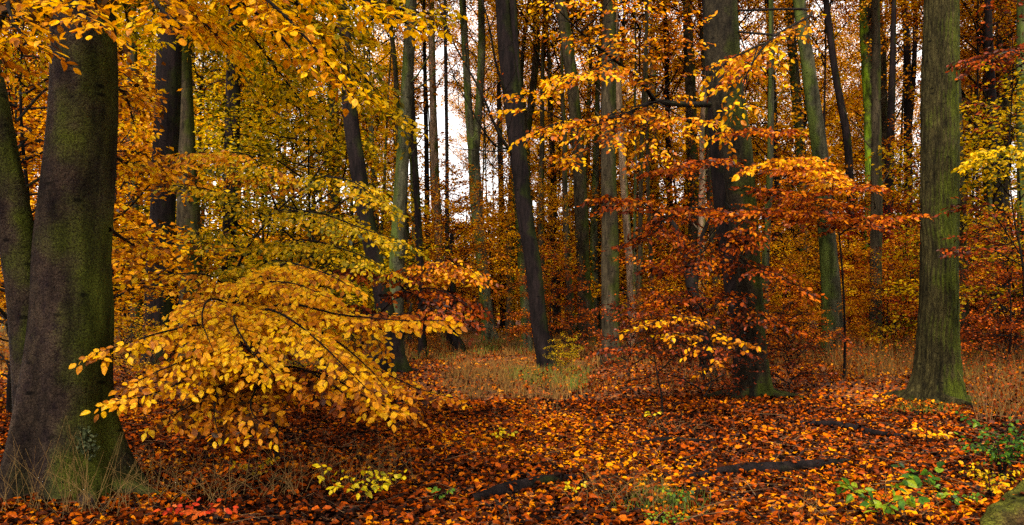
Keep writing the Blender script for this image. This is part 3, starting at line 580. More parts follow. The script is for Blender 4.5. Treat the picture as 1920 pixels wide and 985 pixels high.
# limbs of the big centre-right trunk
G3 = dict(flat=.25, side_len=.9, side_step=.10, tert_len=.3, tert_step=.12, leaf=.08, leaf_step=.04, jit=.55, droop=.2, face=TOCAM * .4)
cnt['arch'] = add_boughs(T13, [
   ([(1330, 196, 14), (1285, 196, 12.8), (1240, 192, 12), (1222, 190, 11.6), (1180, 212, 11), (1110, 230, 10.4), (1060, 228, 10), (1000, 255, 9.6)], dict(r=.055, start=.48, keep=.7)),
   ([(1228, 190, 11.6), (1200, 152, 11.2), (1150, 110, 10.8), (1090, 60, 10.4), (1030, 0, 10)], dict(r=.034, start=.35)),
   ([(1222, 190, 11.6), (1260, 150, 11), (1280, 100, 10.6), (1300, 40, 10.4)], dict(r=.012)),
   ([(1235, 194, 11.6), (1290, 225, 10.8), (1340, 235, 10.2)], dict(r=.012, keep=.4)),
   ([(1180, 212, 11), (1120, 270, 10.4), (1060, 300, 10)], dict(r=.014)),
   ([(1150, 110, 10.8), (1100, 140, 10), (1040, 150, 9.6)], dict(r=.012)),
   ([(1200, 152, 11.2), (1200, 70, 10.6), (1220, -20, 10.2)], dict(r=.012)),
   ([(1060, 228, 10), (1010, 200, 9.8), (975, 180, 9.6)], dict(r=.012)),
   ([(1090, 60, 10.4), (1130, 20, 10), (1160, -30, 9.8)], dict(r=.012)),
   ([(1222, 190, 11.6), (1230, 250, 11), (1210, 310, 10.6)], dict(r=.012)),
   ], 'orange', **{**G3, 'keep': .85, 'leaf': .07})
cnt['arch2'] = add_boughs(T13, [
   ([(1352, 400, 14), (1300, 390, 13.2), (1250, 410, 12.6), (1225, 440, 12.2), (1170, 460, 12)], dict(r=.026, start=.2)),
   ([(1250, 410, 12.6), (1200, 380, 12), (1130, 370, 11.6)], dict(r=.014)),
   ([(1352, 420, 14), (1320, 470, 13), (1280, 500, 12.4), (1230, 500, 12)], dict(r=.016)),
   ([(1360, 380, 13.8), (1380, 400, 13), (1400, 430, 12.6), (1410, 470, 12.5)], dict(r=.012, side_len=.4)),
   ], 'rust', **G3)
cnt['cross'] = add_boughs(T13, [
   ([(1372, 260, 13.8), (1400, 240, 12.8), (1440, 250, 12), (1490, 240, 11.6)], dict(side_len=.6)),
   ([(1370, 300, 13.8), (1330, 300, 12.8), (1280, 310, 12.2), (1220, 330, 11.8)], dict(side_len=.7)),
   ([(1385, 480, 13.9), (1410, 500, 13.0), (1470, 520, 12.6), (1530, 560, 12.4)], dict(side_len=.7)),
   ([(1385, 540, 13.9), (1350, 560, 13.0), (1290, 560, 12.4), (1220, 570, 12)], dict(side_len=.45)),
   ([(1360, 120, 13.8), (1400, 100, 12.6), (1390, 130, 11.8), (1360, 160, 11.2)], dict(side_len=.4)),
   ([(1390, 560, 13.8), (1440, 600, 13), (1500, 620, 12.8)], dict(side_len=.6)),
   ([(1395, 480, 13.9), (1400, 440, 12.8), (1410, 430, 12.2)], dict(side_len=.35)),
   ], 'rust', r=.014, **G3)
cnt['yel'] = add_boughs(T13, [
   ([(1385, 60, 14), (1470, 70, 11), (1420, 90, 8.8), (1360, 130, 8), (1330, 190, 7.8)], dict(r=.02, start=.45)),
   ([(1385, 20, 14), (1520, 20, 10.5), (1440, 75, 8.6), (1390, 150, 8.2), (1385, 220, 8.2)], dict(r=.02, start=.5)),
   ([(1420, 90, 8.8), (1390, 180, 8.2), (1350, 260, 8.2)], dict(r=.008)),
   ], 'amber', **{**G3, 'side_len': .5, 'side_step': .13, 'leaf': .072, 'keep': .6, 'tert_step': .2})
# shaded shrub left of the big trunk
sapling(1243, 12, [(1243, 0, 12), (1240, 740, 12), (1232, 700, 12), (1226, 640, 12), (1250, 590, 11.9)], .018,
  'thin young beech with dark rust-red leaves in the shade left of the big centre-right trunk', [
  ('brown', [
   ([(1232, 700, 12), (1280, 660, 11.6), (1340, 650, 11.2), (1400, 660, 11)], dict(side_len=.6)),
   ([(1230, 680, 12), (1180, 650, 11.6), (1120, 660, 11.4)], dict(side_len=.6)),
   ([(1226, 650, 12), (1280, 610, 11.6), (1340, 600, 11.4)], dict(side_len=.6)),
   ([(1236, 720, 12), (1290, 710, 11.6), (1340, 710, 11.4)], dict(side_len=.5, keep=.6)),
   ([(1228, 640, 12), (1200, 590, 11.6), (1150, 570, 11.4)], dict(side_len=.6)),
   ], dict(r=.01, **{**G3, 'leaf': .07})),
  ('amber', [
   ([(1250, 590, 11.9), (1310, 600, 10.8), (1370, 635, 10), (1425, 650, 9.8)], dict(side_len=.4, tert_step=.26, keep=.6)),
   ([(1245, 620, 11.9), (1310, 640, 10.6), (1350, 690, 10)], dict(side_len=.35, tert_step=.26, keep=.5)),
   ([(1245, 600, 11.9), (1210, 610, 11), (1180, 620, 10.8)], dict(side_len=.35, tert_step=.26, keep=.5)),
   ], dict(r=.009, **G3))], name='beech_sapling')
# red layered boughs between the two big right-hand trunks
G4 = dict(G3, side_len=.8, flat=.1, side_step=.13, leaf=.085, droop=.15)
sapling(1583, 18.3, [(1583, 0, 18.3), (1584, 620, 18.2), (1580, 520, 18), (1572, 430, 17.8), (1560, 360, 17.6), (1540, 290, 17.4)], .035,
  'slim sapling with wide flat layers of fiery red-orange leaves left of the oak', [
  ('rust', [
   ([(1572, 430, 17.8), (1540, 405, 15.5), (1490, 400, 13.5), (1420, 395, 12.5), (1350, 400, 12)], {}),
   ([(1575, 440, 17.8), (1620, 410, 15.5), (1660, 405, 14), (1740, 402, 13.2)], {}),
   ([(1566, 400, 17.7), (1530, 375, 15), (1480, 365, 13.4), (1400, 345, 12.6)], {}),
   ([(1560, 360, 17.6), (1600, 350, 15.5), (1640, 350, 14)], {}),
   ([(1560, 350, 17.6), (1500, 320, 15), (1440, 310, 13.4)], {}),
   ], dict(r=.02, **G4)),
  ('orange', [
   ([(1550, 330, 17.5), (1500, 300, 13.5), (1450, 305, 11), (1390, 325, 10)], dict(side_len=.5)),
   ([(1560, 370, 17.6), (1560, 330, 14), (1520, 320, 12.5)], dict(side_len=.6)),
   ], dict(r=.014, **G4))])
sapling(1935, 13, [(1935, 0, 13), (1930, 600, 13), (1915, 480, 13), (1900, 400, 13), (1890, 300, 13)], .028,
  'sapling at the right edge with bare twigs low down and yellow-green leaves above', [
  ('olive', [
   ([(1895, 340, 13), (1860, 300, 12.4), (1820, 310, 12)], dict(side_len=.5)),
   ([(1890, 300, 13), (1870, 280, 12), (1835, 290, 11.6)], dict(side_len=.5)),
   ], dict(r=.012, **G3)),
  ('brown', [
   ([(1920, 500, 13), (1860, 470, 12.6), (1800, 465, 12.2)], dict(keep=.4)),
   ([(1915, 480, 13), (1860, 400, 12.6), (1810, 375, 12.4)], dict(keep=.6)),
   ([(1900, 120, 13), (1860, 100, 12.4), (1830, 130, 12)], {}),
   ([(1890, 300, 13), (1900, 100, 12.6), (1880, -20, 12)], {}),
   ], dict(r=.012, **G3))])
print('bough leaves', cnt, sum(cnt.values()))

# ------------------------------------------------------------ understorey and background trees
hero = [(r[0], r[1], r[2]) for r in REFS]
placed = [(P(r[0], 0, r[1])[0], r[1]) for r in REFS]
def zone_mat(px, D):
    u = R.rand()
    if px < 330: c = [('amber', .35), ('gold', .5), ('orange', .15)]
    elif px < 760: c = [('olive', .6), ('gold', .35), ('amber', .05)]
    elif px < 960: c = [('amber', .5), ('gold', .25), ('orange', .25)]
    elif px < 1300: c = [('orange', .3), ('amber', .5), ('gold', .2)]
    elif px < 1730: c = [('orange', .4), ('gold', .2), ('amber', .4)]
    else: c = [('amber', .35), ('olive', .3), ('orange', .35)]
    for m_, w_ in c:
        u -= w_
        if u <= 0: return m_
    return c[0][0]
COL = {'red': 'vivid red', 'amber': 'amber', 'gold': 'golden', 'orange': 'orange', 'olive': 'olive-yellow', 'rust': 'rust-red', 'brown': 'dark red'}
BG = []
def try_place(D0, D1, gap, margin=150, skip=None):
    for _ in range(60):
        D = math.sqrt(R.uniform(D0 ** 2, D1 ** 2)); px = R.uniform(-margin, 1920 + margin)
        if skip and skip(px, D): continue
        x = P(px, 0, D)[0]
        if all((x - a) ** 2 + (D - b) ** 2 > gap ** 2 for a, b in placed):
            placed.append((x, D)); return px, x, D
    return None
def bg_tree(kind, px, x, D, mat):
    wood = ['dark', 'mid', 'green', 'mid', 'pale'][R.choice(5, p=[.22, .28, .30, .15, .05])]
    if kind == 'tall':
        t = empty('tree', (x, D, float(gz(x, D)))); st = TSTEM[R.randint(5)]; s = R.uniform(.75, 1.15)
        tr = obj('trunk', st[0], MB_[wood], t); tr.scale = (s * R.uniform(.35, 1.2),) * 2 + (s,); 
        z0 = float(np.clip(R.uniform(.12, .42) * D, 5, 15)); tr.scale[2] *= 1.15
        put_crown(t, TALL[R.randint(4)], mat, 'dark', (0, 0, z0), R.uniform(.75, 1.05))
        t.rotation_euler = (R.normal(0, .025), R.normal(0, .035), R.uniform(0, 6.28))
        cat = 'tree'
    else:
        t = empty('understorey_beech', (x, D, float(gz(x, D)))); s = R.uniform(.9, 1.1)
        tr = obj('trunk', USTEM[R.randint(3)][0], MB_['dark'], t); tr.scale = (s, s, s)
        put_crown(t, UNDER[R.randint(4)], mat, 'twig', (0, 0, R.uniform(.5, 1.1)), s)
        t.rotation_euler = (0, R.normal(0, .03), R.uniform(0, 6.28)); cat = 'young tree'
    t['category'] = cat; BG.append((t, kind, px, D, mat, wood)); return t
for px, D, mat, s_ in [(228, 30, 'gold', 1.3), (590, 28, 'olive', 1.3), (20, 12.5, 'amber', .9), (545, 40, 'gold', 2.1), (500, 31, 'olive', 1.4),
        (380, 40, 'olive', 1.9), (770, 52, 'amber', 1.6), (1045, 46, 'amber', 1.7), (1195, 44, 'amber', 1.8), (1262, 52, 'amber', 2.3), (1105, 60, 'gold', 2.4),
        (1175, 70, 'gold', 1.9), (1445, 44, 'amber', 1.8), (1590, 50, 'orange', 1.6), (1690, 50, 'rust', 1.5), (1845, 60, 'orange', 1.8), (1905, 22, 'olive', 1.1), (1800, 60, 'gold', 2.2),
        (1545, 62, 'gold', 2.2), (1000, 58, 'gold', 1.6), (245, 45, 'gold', 2.0), (30, 24, 'orange', 1.3), (690, 60, 'gold', 2.3), (1400, 62, 'gold', 2.3), (1490, 40, 'orange', 1.2)]:
    x = P(px, 0, D)[0]; placed.append((x, D)); t_ = bg_tree('under', px, x, D, mat)
    t_.scale = (s_ / 1.0,) * 3
gap_sky = lambda px, D: (D > 25 and 775 < px < 925 and R.rand() < .85) or (1670 < px < 1725 and R.rand() < .8)
for k in range(150):
    q = try_place(36, 100, 3.0, skip=gap_sky)
    if q: bg_tree('tall', *q, zone_mat(q[0], q[2]))
for k in range(30):
    q = try_place(100, 150, 4.0, skip=gap_sky)
    if q: bg_tree('tall', *q, zone_mat(q[0], q[2]))
for px, D, mat, s_ in [(1040, 27, 'rust', .45), (1215, 24, 'rust', .32), (1290, 25, 'orange', .4), (1470, 23, 'rust', .34),
        (1595, 34, 'rust', .45), (1660, 25, 'orange', .42), (1700, 31, 'rust', .65), (1830, 24, 'rust', .5), (1890, 19, 'brown', .45), (1870, 30, 'orange', .7), (1540, 32, 'amber', .7),
        (990, 34, 'amber', .5), (790, 30, 'orange', .45), (1620, 38, 'red', .8), (1740, 26, 'brown', .5), (1225, 40, 'amber', .8), (1440, 37, 'gold', .8)]:
    x = P(px, 0, D)[0]; placed.append((x, D)); bg_tree('under', px, x, D, mat).scale = (s_ * 1.1, s_ * 1.1, s_)
for k in range(34):
    q = try_place(23, 50, 2.0, margin=20, skip=lambda px, D: px < 700 or 820 < px < 940 or (1690 < px < 1830 and D < 40))
    if q:
        t_ = bg_tree('tall', *q, zone_mat(q[0], q[2])); t_.children[0].scale[0] = t_.children[0].scale[1] = R.uniform(.22, .5)
        for c_ in t_.children:
            if c_.name.startswith('crown'): c_.location.z = R.uniform(12, 16); c_.scale = (.7, .7, .8)
gap_low = lambda px, D: (740 < px < 1060 and D < 42) or (D < 24 and 1440 < px < 1930) or (D < 20)
for k in range(80):
    q = try_place(34, 100, 2.4, margin=80, skip=gap_low)
    if q: bg_tree('under', *q, zone_mat(q[0], q[2]) if R.rand() < .85 else 'rust').scale = (R.uniform(.7, 1.7),) * 3
# canopy trees round and behind the viewer, their crowns shading the clearing from the sides
for (x, y) in [(-9, 2), (9.5, 3), (-11, 12), (12.5, 11), (-7, -6), (8, -7)]:
    t = bg_tree('tall', CX + x / max(y, 1) * F, x, y, 'amber')
WN = {'dark': 'dark', 'mid': 'grey-brown', 'green': 'greenish', 'pale': 'pale'}
ORD = ['nearest', 'second nearest', 'third nearest', 'fourth nearest', 'fifth nearest', 'sixth nearest', 'seventh nearest', 'eighth nearest', 'ninth nearest', 'tenth nearest',
       'eleventh nearest', 'twelfth nearest', 'thirteenth nearest', 'fourteenth nearest', 'fifteenth nearest', 'sixteenth nearest']
slots = {}
hs = sorted(hero)
for rec in BG:
    ref = min(hero, key=lambda h_: abs(h_[0] - rec[2]))
    side = 'left' if rec[2] < ref[0] else 'right'
    slots.setdefault((ref[2], side, rec[1], rec[4]), []).append(rec)
for (ref, side, kind, mat), L_ in slots.items():
    L_.sort(key=lambda r: r[3])
    for i, r in enumerate(L_):
        rank = '' if len(L_) == 1 else ', ' + ORD[min(i, 15)]
        noun = COL[mat] + '-crowned tree' if kind == 'tall' else 'low ' + COL[mat] + ' beech'
        r[0]['label'] = f'{noun}{rank} just {side} of {ref}'
        r[0]['group'] = 'trees filling the wood behind' if kind == 'tall' else 'young beeches of the understorey'

# ------------------------------------------------------------ far wood: one mass behind everything
L = Leaves(); W = MB()
for k in range(400):
    D = R.uniform(125, 210); px = R.uniform(-100, 2020); x = P(px, 0, D)[0]; H = R.uniform(12, 20)
    if 790 < px < 890 and R.rand() < .5: H *= .6
    W.tube(np.array([[x, D, -.3], [x + R.normal(0, .4), D, H * .5], [x + R.normal(0, 1), D, H]]), np.array([.35, .26, .08]), n=6)
    N = 520; th = R.uniform(0, 6.28, N); rr = 3.5 * np.sqrt(R.rand(N)); z = R.uniform(.5, H + 1, N)
    p = np.stack([x + rr * np.cos(th), D + rr * np.sin(th), z], -1)
    L.add(p, R.normal(0, 1, (N, 3)), R.normal(0, 1, (N, 3)), R.uniform(.4, .8, N))
for D in (118, 132, 150):
    N = 16000; x = R.uniform(-.75, .75, N) * D; L.add(np.stack([x, D + R.uniform(-3, 3, N), R.uniform(0, 1, N) ** 1.3 * (2.6 + 1.6 * np.sin(x * .21 + D) + .9 * np.sin(x * .57))], -1), R.normal(0, 1, (N, 3)), R.normal(0, 1, (N, 3)), R.uniform(.25, .5, N))
fw = obj('distant_woods', W.mesh('distant_woods', True), MB_['mid'], kind='stuff', label='hazy mass of far orange trees closing off the view', category='woods')
obj('foliage', L.mb(1).mesh('foliage'), ML['amber'], fw)

# ------------------------------------------------------------ shrubs of the middle ground
def shrub(px, D, mat, s, label, z=0., sz=None):
    x = P(px, 0, D)[0]; t = empty('shrub', (x, D, float(gz(x, D))), label=label, category='shrub')
    pr = SHRUB[R.randint(3)]; put_crown(t, pr, mat, 'twig', (0, 0, .05), s, sz=sz); return t
shrub(1320, 13.2, 'brown', .8, 'dark red shrub crouching at the left foot of the big centre-right trunk')
shrub(1180, 17, 'brown', .9, 'dark tangled shrub below the straight centre trunk')
shrub(1480, 15.5, 'brown', .8, 'dark red shrub at the right foot of the big centre-right trunk')
shrub(1060, 20, 'olive', .45, 'small olive shrub at the foot of the leaning central trunk')
shrub(1660, 30, 'rust', 1.2, 'rusty shrub in the dry grass left of the oak')
shrub(1870, 24, 'brown', 1.1, 'dark brown shrub in the dry grass right of the oak')
shrub(30, 16, 'amber', 1.3, 'amber shrub seen left of the great beech trunk')
shrub(240, 19, 'amber', .9, 'amber shrub behind the right side of the great beech foot')
shrub(600, 17, 'olive', 1.1, 'olive shrub behind the golden sprays')
shrub(1250, 24, 'orange', 1.2, 'orange shrub seen under the rust-red boughs')
shrub(1720, 34, 'red', 1.3, 'vivid red shrub glowing beside the oak trunk')

# ------------------------------------------------------------ litter, grass, stalks
def litter(n, D0, D1, size, lod, lift, margin=60, pw=1.6):
    D = (R.uniform(D0 ** pw, D1 ** pw, n)) ** (1 / pw); px = R.uniform(-margin, 1920 + margin, n); x = (px - CX) / F * D
    z = gz(x, D) + R.uniform(.0, lift, n)
    a = R.uniform(0, 6.28, n); d = np.stack([np.cos(a), np.sin(a), R.normal(.08, .28, n)], -1)
    nn = UP + R.normal(0, .5, (n, 3)); nn[:, 1] -= .1
    L = Leaves(); L.add(np.stack([x, D, z], -1), d, nn, size * R.uniform(.35, 1.3, n)); return L.mb(lod, width=R.uniform(.6, 1.25, n)[:, None, None], curl=2.6)
A = litter(95000, 4.6, 14, .066, 2, .035); B2 = litter(70000, 13, 34, .088, 1, .05, pw=1.3)
A.add(np.vstack(B2.v), B2.f, np.concatenate(B2.r))
ON = []

def blades(n, area, hgt, wid, mb, lean=.35):
    px, D = area(n); x = (px - CX) / F * D; z = gz(x, D) - .02; h = hgt * R.uniform(.35, 1.15, n)
    a = R.uniform(0, 6.28, n); ld = np.stack([np.cos(a), np.sin(a)], -1) * (R.uniform(.05, 2 * lean, n) * h)[:, None]
    b = R.uniform(0, 6.28, n); wv = np.stack([np.cos(b), np.sin(b), np.zeros(n)], -1) * (wid * R.uniform(.5, 1.2, n))[:, None] / 2
    p0 = np.stack([x, D, z], -1); p1 = p0 + np.column_stack([ld * .35, h * .55]); p2 = p0 + np.column_stack([ld, h])
    v = np.stack([p0 - wv, p0 + wv, p1 + wv * .8, p1 - wv * .8, p2], 1).reshape(-1, 3); i = np.arange(n)[:, None] * 5
    mb.add(v, [i + np.array([[0, 1, 2, 3]]), i + np.array([[3, 2, 4]])], np.repeat(R.rand(n), 5))
def area_rect(px0, px1, D0, D1):
    def f(n):
        k = max(1, n // 22); cp = R.uniform(px0, px1, k); cd = np.sqrt(R.uniform(D0 ** 2, D1 ** 2, k)); i = R.randint(0, k, n)
        return cp[i] + R.normal(0, 140, n) / cd[i] * 1.6, cd[i] + R.normal(0, .15, n)
    return f
m = MB()
blades(16000, area_rect(700, 1100, 25, 60), .36, .014, m)
blades(22000, area_rect(1560, 2000, 18.5, 50), .55, .010, m)
blades(14000, area_rect(-60, 760, 20, 55), .5, .018, m)
blades(12000, area_rect(1100, 1600, 22, 55), .5, .018, m)
blades(1800, area_rect(1820, 1990, 13, 19), .42, .006, m)
blades(5000, area_rect(840, 1100, 14, 24), .28, .010, m)
obj('dry_grass', m.mesh('dry_grass'), M_grass, kind='stuff', label='dry tan meadow grass under the far trees', category='grass')
m = MB(); L = Leaves()
def herbs(n, px0, px1, D0, D1, h):
    k = n // 26; cp = R.uniform(px0, px1, k); cd = np.sqrt(R.uniform(D0 ** 2, D1 ** 2, k)); i = np.repeat(np.arange(k), 26)[:n]; n_ = len(i)
    x = (cp[i] - CX) / F * cd[i]; y = cd[i]; hh = h * R.uniform(.4, 1.2, k)[i]; t_ = R.rand(n_) ** .7
    a = (R.uniform(0, 6.28, k)[i] + R.randint(0, 3, n_) * 2.1); x = x + np.cos(a) * t_ * hh * .35; y = y + np.sin(a) * t_ * hh * .35
    L.add(np.stack([x, y, gz(x, y) + t_ * hh], -1), R.normal(0, 1, (n_, 3)), UP + R.normal(0, .8, (n_, 3)), .05 * R.uniform(.5, 1.3, n_))
    x0_ = (cp - CX) / F * cd
    for q in range(3):
        b0 = np.stack([x0_, cd, gz(x0_, cd) - .03], -1); aa_ = R.uniform(0, 6.28, k); hk = h * R.uniform(.5, 1.2, k)
        tp_ = b0 + np.stack([np.cos(aa_) * hk * .35, np.sin(aa_) * hk * .35, hk], -1); w_ = np.array([.005, 0, 0])
        m.add(np.stack([b0 - w_, b0 + w_, tp_ + w_ * .4, tp_ - w_ * .4], 1).reshape(-1, 3), [np.arange(k)[:, None] * 4 + np.array([[0, 1, 2, 3]])], np.repeat(R.uniform(0, .35, k), 4))
herbs(26000, 1560, 2000, 17, 40, .75); herbs(12000, 1100, 1600, 18, 45, .6); herbs(9000, 700, 1100, 22, 50, .4); herbs(5000, -40, 700, 16, 45, .6); herbs(3000, 1830, 2000, 11, 17, .6); herbs(3000, 980, 1400, 14.5, 19, .3)
ug = obj('undergrowth', m.mesh('undergrowth'), M_grass, kind='stuff', label='brown dead herbs and twiggy weeds mixed into the dry grass', category='undergrowth')
obj('leaves', L.mb(1).mesh('leaves'), ML['rust'], ug)
m = MB()
x_ = R.uniform(0, 1, 1500)
for k in range(1500):
    D = (R.uniform(4.7 ** 1.4, 20 ** 1.4)) ** (1 / 1.4); px = R.uniform(-20, 1940); x = P(px, 0, D)[0]; a = R.uniform(0, 6.28); l = R.uniform(.08, .5)
    b0 = np.array([x, D, float(gz(x, D)) + .03]); e = np.array([math.cos(a), math.sin(a), R.uniform(-.05, .25)]) * l
    m.tube(np.array([b0, b0 + e * .5 + R.normal(0, .02, 3), b0 + e]), R.uniform(.0015, .005) * np.array([1, .8, .4]), n=3)
m.r[:] = [np.full(len(v_), R.rand()) for v_ in m.v]
obj('twig_litter', m.mesh('twig_litter'), plain('dead_twig', (.008, .005, .003), (.16, .085, .035)), kind='stuff', label='small dead twigs strewn through the fallen leaves', category='twigs')
m = MB()
blades(1200, area_rect(700, 1000, 24, 45), .4, .012, m); blades(1200, area_rect(1600, 1980, 18, 32), .4, .011, m)
blades(1500, area_rect(960, 1100, 15.5, 21), .3, .008, m); blades(900, area_rect(1690, 1800, 12, 14), .12, .006, m); blades(500, area_rect(1200, 1300, 6.3, 7.2), .16, .005, m)
obj('green_grass', m.mesh('green_grass'), M_ggrass, kind='stuff', label='sparse olive green grass blades in the clearing', category='grass')

def stalks(px, D, n, h, spread, label, r=.0022, lean=.3, branch=.5):
    x0 = P(px, 0, D)[0]; W = MB()
    for k in range(n):
        p = np.array([R.normal(0, spread), R.normal(0, spread * .6), -.02]); a = R.uniform(0, 6.28); ln = h * R.uniform(.5, 1.1)
        d = norm(np.array([math.cos(a) * lean * R.uniform(.1, 2.2), math.sin(a) * lean * R.uniform(.2, 1.8), 1]))
        q = smooth([p, p + d * ln * .5 + R.normal(0, .015, 3), p + d * ln + np.array([d[0] * ln * .3, 0, -.1 * ln * abs(d[0])])], 7)
        W.tube(q, r * R.uniform(.6, 1.3) * np.linspace(1, .35, 7), n=4)
        if R.rand() < branch:
            for j in range(R.randint(1, 5)):
                i = R.randint(2, 6); e = norm(d + R.normal(0, .45, 3)); l = ln * R.uniform(.12, .35)
                W.tube(smooth([q[i], q[i] + e * l * .5, q[i] + e * l + UP * .1 * l], 4), r * .5 * np.linspace(1, .4, 4), n=3)
    me = W.mesh('stalks', True)
    o = obj('dry_stalks', me, MB_['straw'], label=label, category='dry plant'); o.location = (x0, D, float(gz(x0, D))); return o
stalks(60, 6.1, 18, .72, 0.14, 'twiggy dry stalks at the left edge in front of the great beech')
stalks(150, 6.05, 44, .62, 0.15, 'dense sheaf of straw-coloured stalks before the foot of the great beech', lean=.45)
stalks(235, 6.3, 14, .4, 0.15, 'low dry stalks right of the great beech foot', lean=.6)
stalks(400, 6.6, 34, .56, 0.15, 'thin pale stalks under the drooping golden leaves', lean=.55)
stalks(530, 6.8, 30, .56, 0.15, 'brown stalks left of the yellow seedling', lean=.6)
stalks(715, 7.4, 28, .62, 0.15, 'fine dry stalks behind the yellow seedling', lean=.4)
stalks(1110, 6.7, 16, .38, 0.15, 'dry stalks beside the right end of the near fallen log', lean=.7)
stalks(1200, 6.6, 22, .4, 0.15, 'straw tuft among leaves at the bottom centre-right', lean=.5)
stalks(1520, 6.3, 9, .36, 0.1, 'small fan of pale stalks between the logs and the green brambles', lean=.45)
stalks(1715, 6.3, 13, .36, 0.15, 'forked dry stalks at bottom right beside the mossy log', lean=.7)
stalks(1870, 11, 22, .8, 0.15, 'tall brown stalks at right behind the green bramble', lean=.3)
stalks(300, 6.9, 26, .45, .15, 'brown stalks close to the right flank of the great beech foot', lean=.4)
stalks(620, 7.2, 24, .5, .15, 'fine brown stalks straight behind the left half of the yellow seedling', lean=.3)
stalks(1020, 12.5, 18, .4, 0.15, 'fine stalks in the clearing in front of the leaning trunk', lean=.4)
stalks(1260, 10.5, 16, .3, 0.15, 'thin bare stalks in the leaf litter under the shaded young beech', lean=.6)

def seedling(px, D, mat, h, spread, leaf, label, n=7, name='seedling', jit=.3):
    x0 = P(px, 0, D)[0]; t = empty(name, (x0, D, float(gz(x0, D))), label=label, category='small plant'); W = MB(); L = Leaves()
    for k in range(n):
        a = 6.28 * k / n + R.uniform(-.4, .4); d = np.array([math.cos(a) * spread, math.sin(a) * spread * .7, h * R.uniform(.5, 1)])
        p = [np.zeros(3), d * [.3, .3, .7], d * [1, 1, 1]]
        bough(W, L, p, .004, spread * .5, leaf * 1.1, leaf=leaf, leaf_step=leaf * .7, third=False, droop=.25, jit=jit, face=TOCAM * .8, start=.3, wn=4, twig_n=3)
    s = obj('stem', W.mesh('stem', True), MB_['twig'], t); obj('leaves', L.mb(3).mesh('leaves'), ML[mat], t); return t
seedling(680, 6.55, 'lemon', .34, .34, .055, 'seedling with lemon-yellow leaves at bottom left of centre', n=7)
seedling(370, 6.0, 'red', .17, .26, .06, 'low seedling with vivid red leaves near the bottom left', n=6)
seedling(1650, 6.1, 'green', .30, .30, .085, 'spreading green bramble at the bottom, left of the mossy log', n=7, name='bramble', jit=.6)
seedling(1725, 7.4, 'green', .22, .18, .10, 'green bramble with drooping pointed leaves below the oak', n=4, name='bramble')
seedling(1880, 7.6, 'green', .62, .42, .05, 'bushy feathery green plant at the right edge', n=16, name='green_plant', jit=.9)
seedling(825, 6.8, 'green', .14, .10, .05, 'tiny green sprig left of the near fallen log', n=3, name='sprig')
seedling(1075, 6.9, 'lemon', .12, .09, .045, 'tiny yellow-green sprig at the upper end of the near fallen log', n=3, name='sprig')
seedling(1265, 6.7, 'green', .16, .14, .04, 'small green sprig among straw at bottom centre-right', n=5, name='sprig')
seedling(1250, 6.05, 'green', .08, .16, .03, 'mat of tiny light green leaves at the bottom edge', n=9, name='sprig')
seedling(945, 9.8, 'lemon', .14, .12, .06, 'small yellow sprig in the middle of the clearing', n=4, name='sprig')
seedling(1740, 9.6, 'gold', .16, .26, .07, 'low golden seedling in the litter below the oak', n=6)
seedling(1222, 11.6, 'lemon', .1, .1, .06, 'tiny yellow sprig in the litter left of the shaded young beech', n=3, name='sprig')
seedling(480, 7.6, 'olive', .2, .2, .05, 'olive sprig under the drooping golden leaves', n=4, name='sprig')

# ------------------------------------------------------------ fallen wood
def log(pts, r, label, wood='dark', n=20, name='fallen_log', lump=.07):
    pts = np.array(pts); c = pts[0].copy(); q = smooth(pts - c, 30); rr = np.interp(np.linspace(0, 1, 30), np.linspace(0, 1, len(r)), r)
    sd_ = R.rand() * 6
    def f(p, th): s = np.arange(len(p))[:, None] * .35; return 1 + lump * (np.sin(2 * th + s + sd_) + .6 * np.sin(3 * th - s * 1.7) + .4 * np.sin(7 * th + s * 3)) + R.normal(0, .015, (len(p), len(th)))
    for _ in range(int(np.linalg.norm(pts[-1] - pts[0]) * 16)):
        i_ = R.randint(0, 30); ON.append((q[i_] + c + [R.normal(0, rr[i_] * .8), R.normal(0, rr[i_] * .5), rr[i_] * R.uniform(.6, 1.05)], .06))
    W = MB(); W.tube(q, rr, n=n, disp=f); o = obj(name, W.mesh(name, True), MB_[wood], label=label, category='log'); o.location = c; return o
def G_(px, py, up=0.): D = depth_of(py); p = P(px, py, D); p[2] = float(gz(p[0], D)) + up; return p
log([G_(885, 936, .015), G_(950, 926, .035), G_(1020, 910, .035), G_(1100, 893, .0)], [.045, .062, .055, .03], 'short dark fallen log lying in the leaves at the bottom centre')
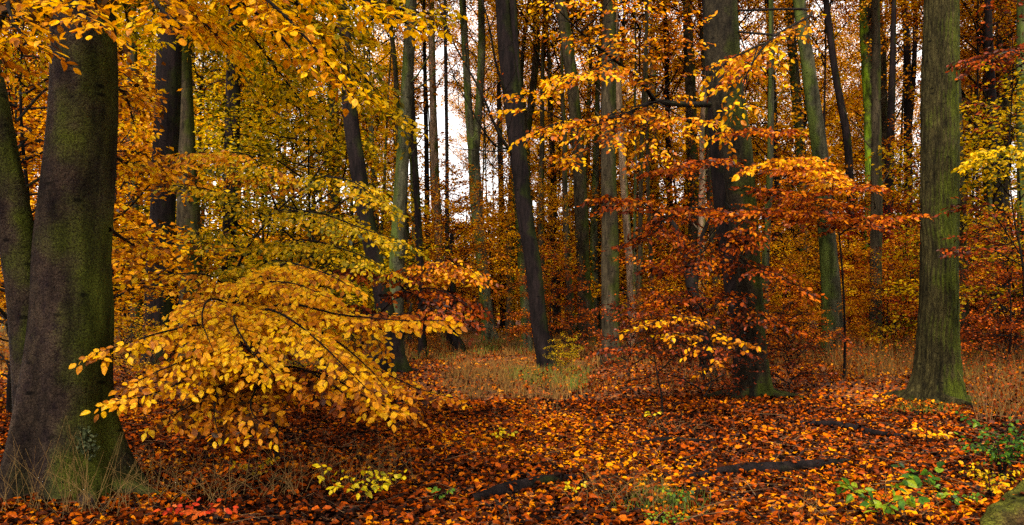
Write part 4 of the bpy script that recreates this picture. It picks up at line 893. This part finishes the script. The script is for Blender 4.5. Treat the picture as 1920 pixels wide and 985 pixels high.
log([G_(1240, 900, -.01), G_(1370, 886, .03), G_(1480, 874, .045), G_(1590, 862, .01)], [.03, .055, .07, .035], 'dark fallen log lying right of centre among orange leaves')
log([G_(1500, 800, .03), G_(1570, 806, .05), G_(1640, 818, .04), G_(1700, 822, .01)], [.03, .045, .04, .02], 'thin dark fallen branch lying below the oak', name='fallen_branch')
log([G_(1180, 838, .01), G_(1250, 826, .03), G_(1340, 828, .01)], [.02, .035, .02], 'small mossy fallen branch half buried in the centre-right leaves', name='fallen_branch')
log([G_(1640, 845, .03), G_(1600, 800, .06), G_(1560, 770, .05)], [.008, .010, .005], 'thin bare twig slanting across the leaves below the oak', name='fallen_branch')
log([np.array([3.2, 5.45, -.12]), np.array([3.55, 5.75, .0]), np.array([3.95, 6.1, .06]), np.array([4.6, 6.5, .08])], [.10, .17, .21, .20], 'smooth mossy log low in the bottom right corner', wood='rotten', n=48, lump=.11)
seedling(1790, 6.5, 'green', .2, .2, .045, 'small leafy green sprig just left of the corner log', n=6, name='sprig', jit=.6)
seedling(1860, 6.9, 'olive', .3, .25, .045, 'yellowing weed standing behind the corner log', n=8, name='sprig', jit=.7)
for t_, r_, n_ in [(T1, .5, 420), (T13, .42, 260), (T15, .46, 300), (T5, .34, 160), (T8, .28, 120)]:
    for _ in range(n_):
        a = R.uniform(0, 6.28); q = r_ * R.uniform(.9, 1.9); x = t_.location.x + q * math.cos(a); y = t_.location.y + q * math.sin(a)
        ON.append((np.array([x, y, float(gz(x, y)) + .02 + .12 * max(0, 1.4 - q / r_) * R.rand()]), .065))
p_ = np.array([o_[0] for o_ in ON]); n_ = len(p_); L = Leaves()
L.add(p_, np.column_stack([R.normal(0, 1, (n_, 2)), R.normal(0, .25, n_)]), UP + R.normal(0, .4, (n_, 3)), .065 * R.uniform(.6, 1.2, n_))
E = L.mb(2, curl=2.2); A.add(np.vstack(E.v), E.f, np.concatenate(E.r))
obj('fallen_leaves', A.mesh('fallen_leaves'), ML['litter'], kind='stuff', label='carpet of fallen orange and rust beech leaves', category='fallen leaves')
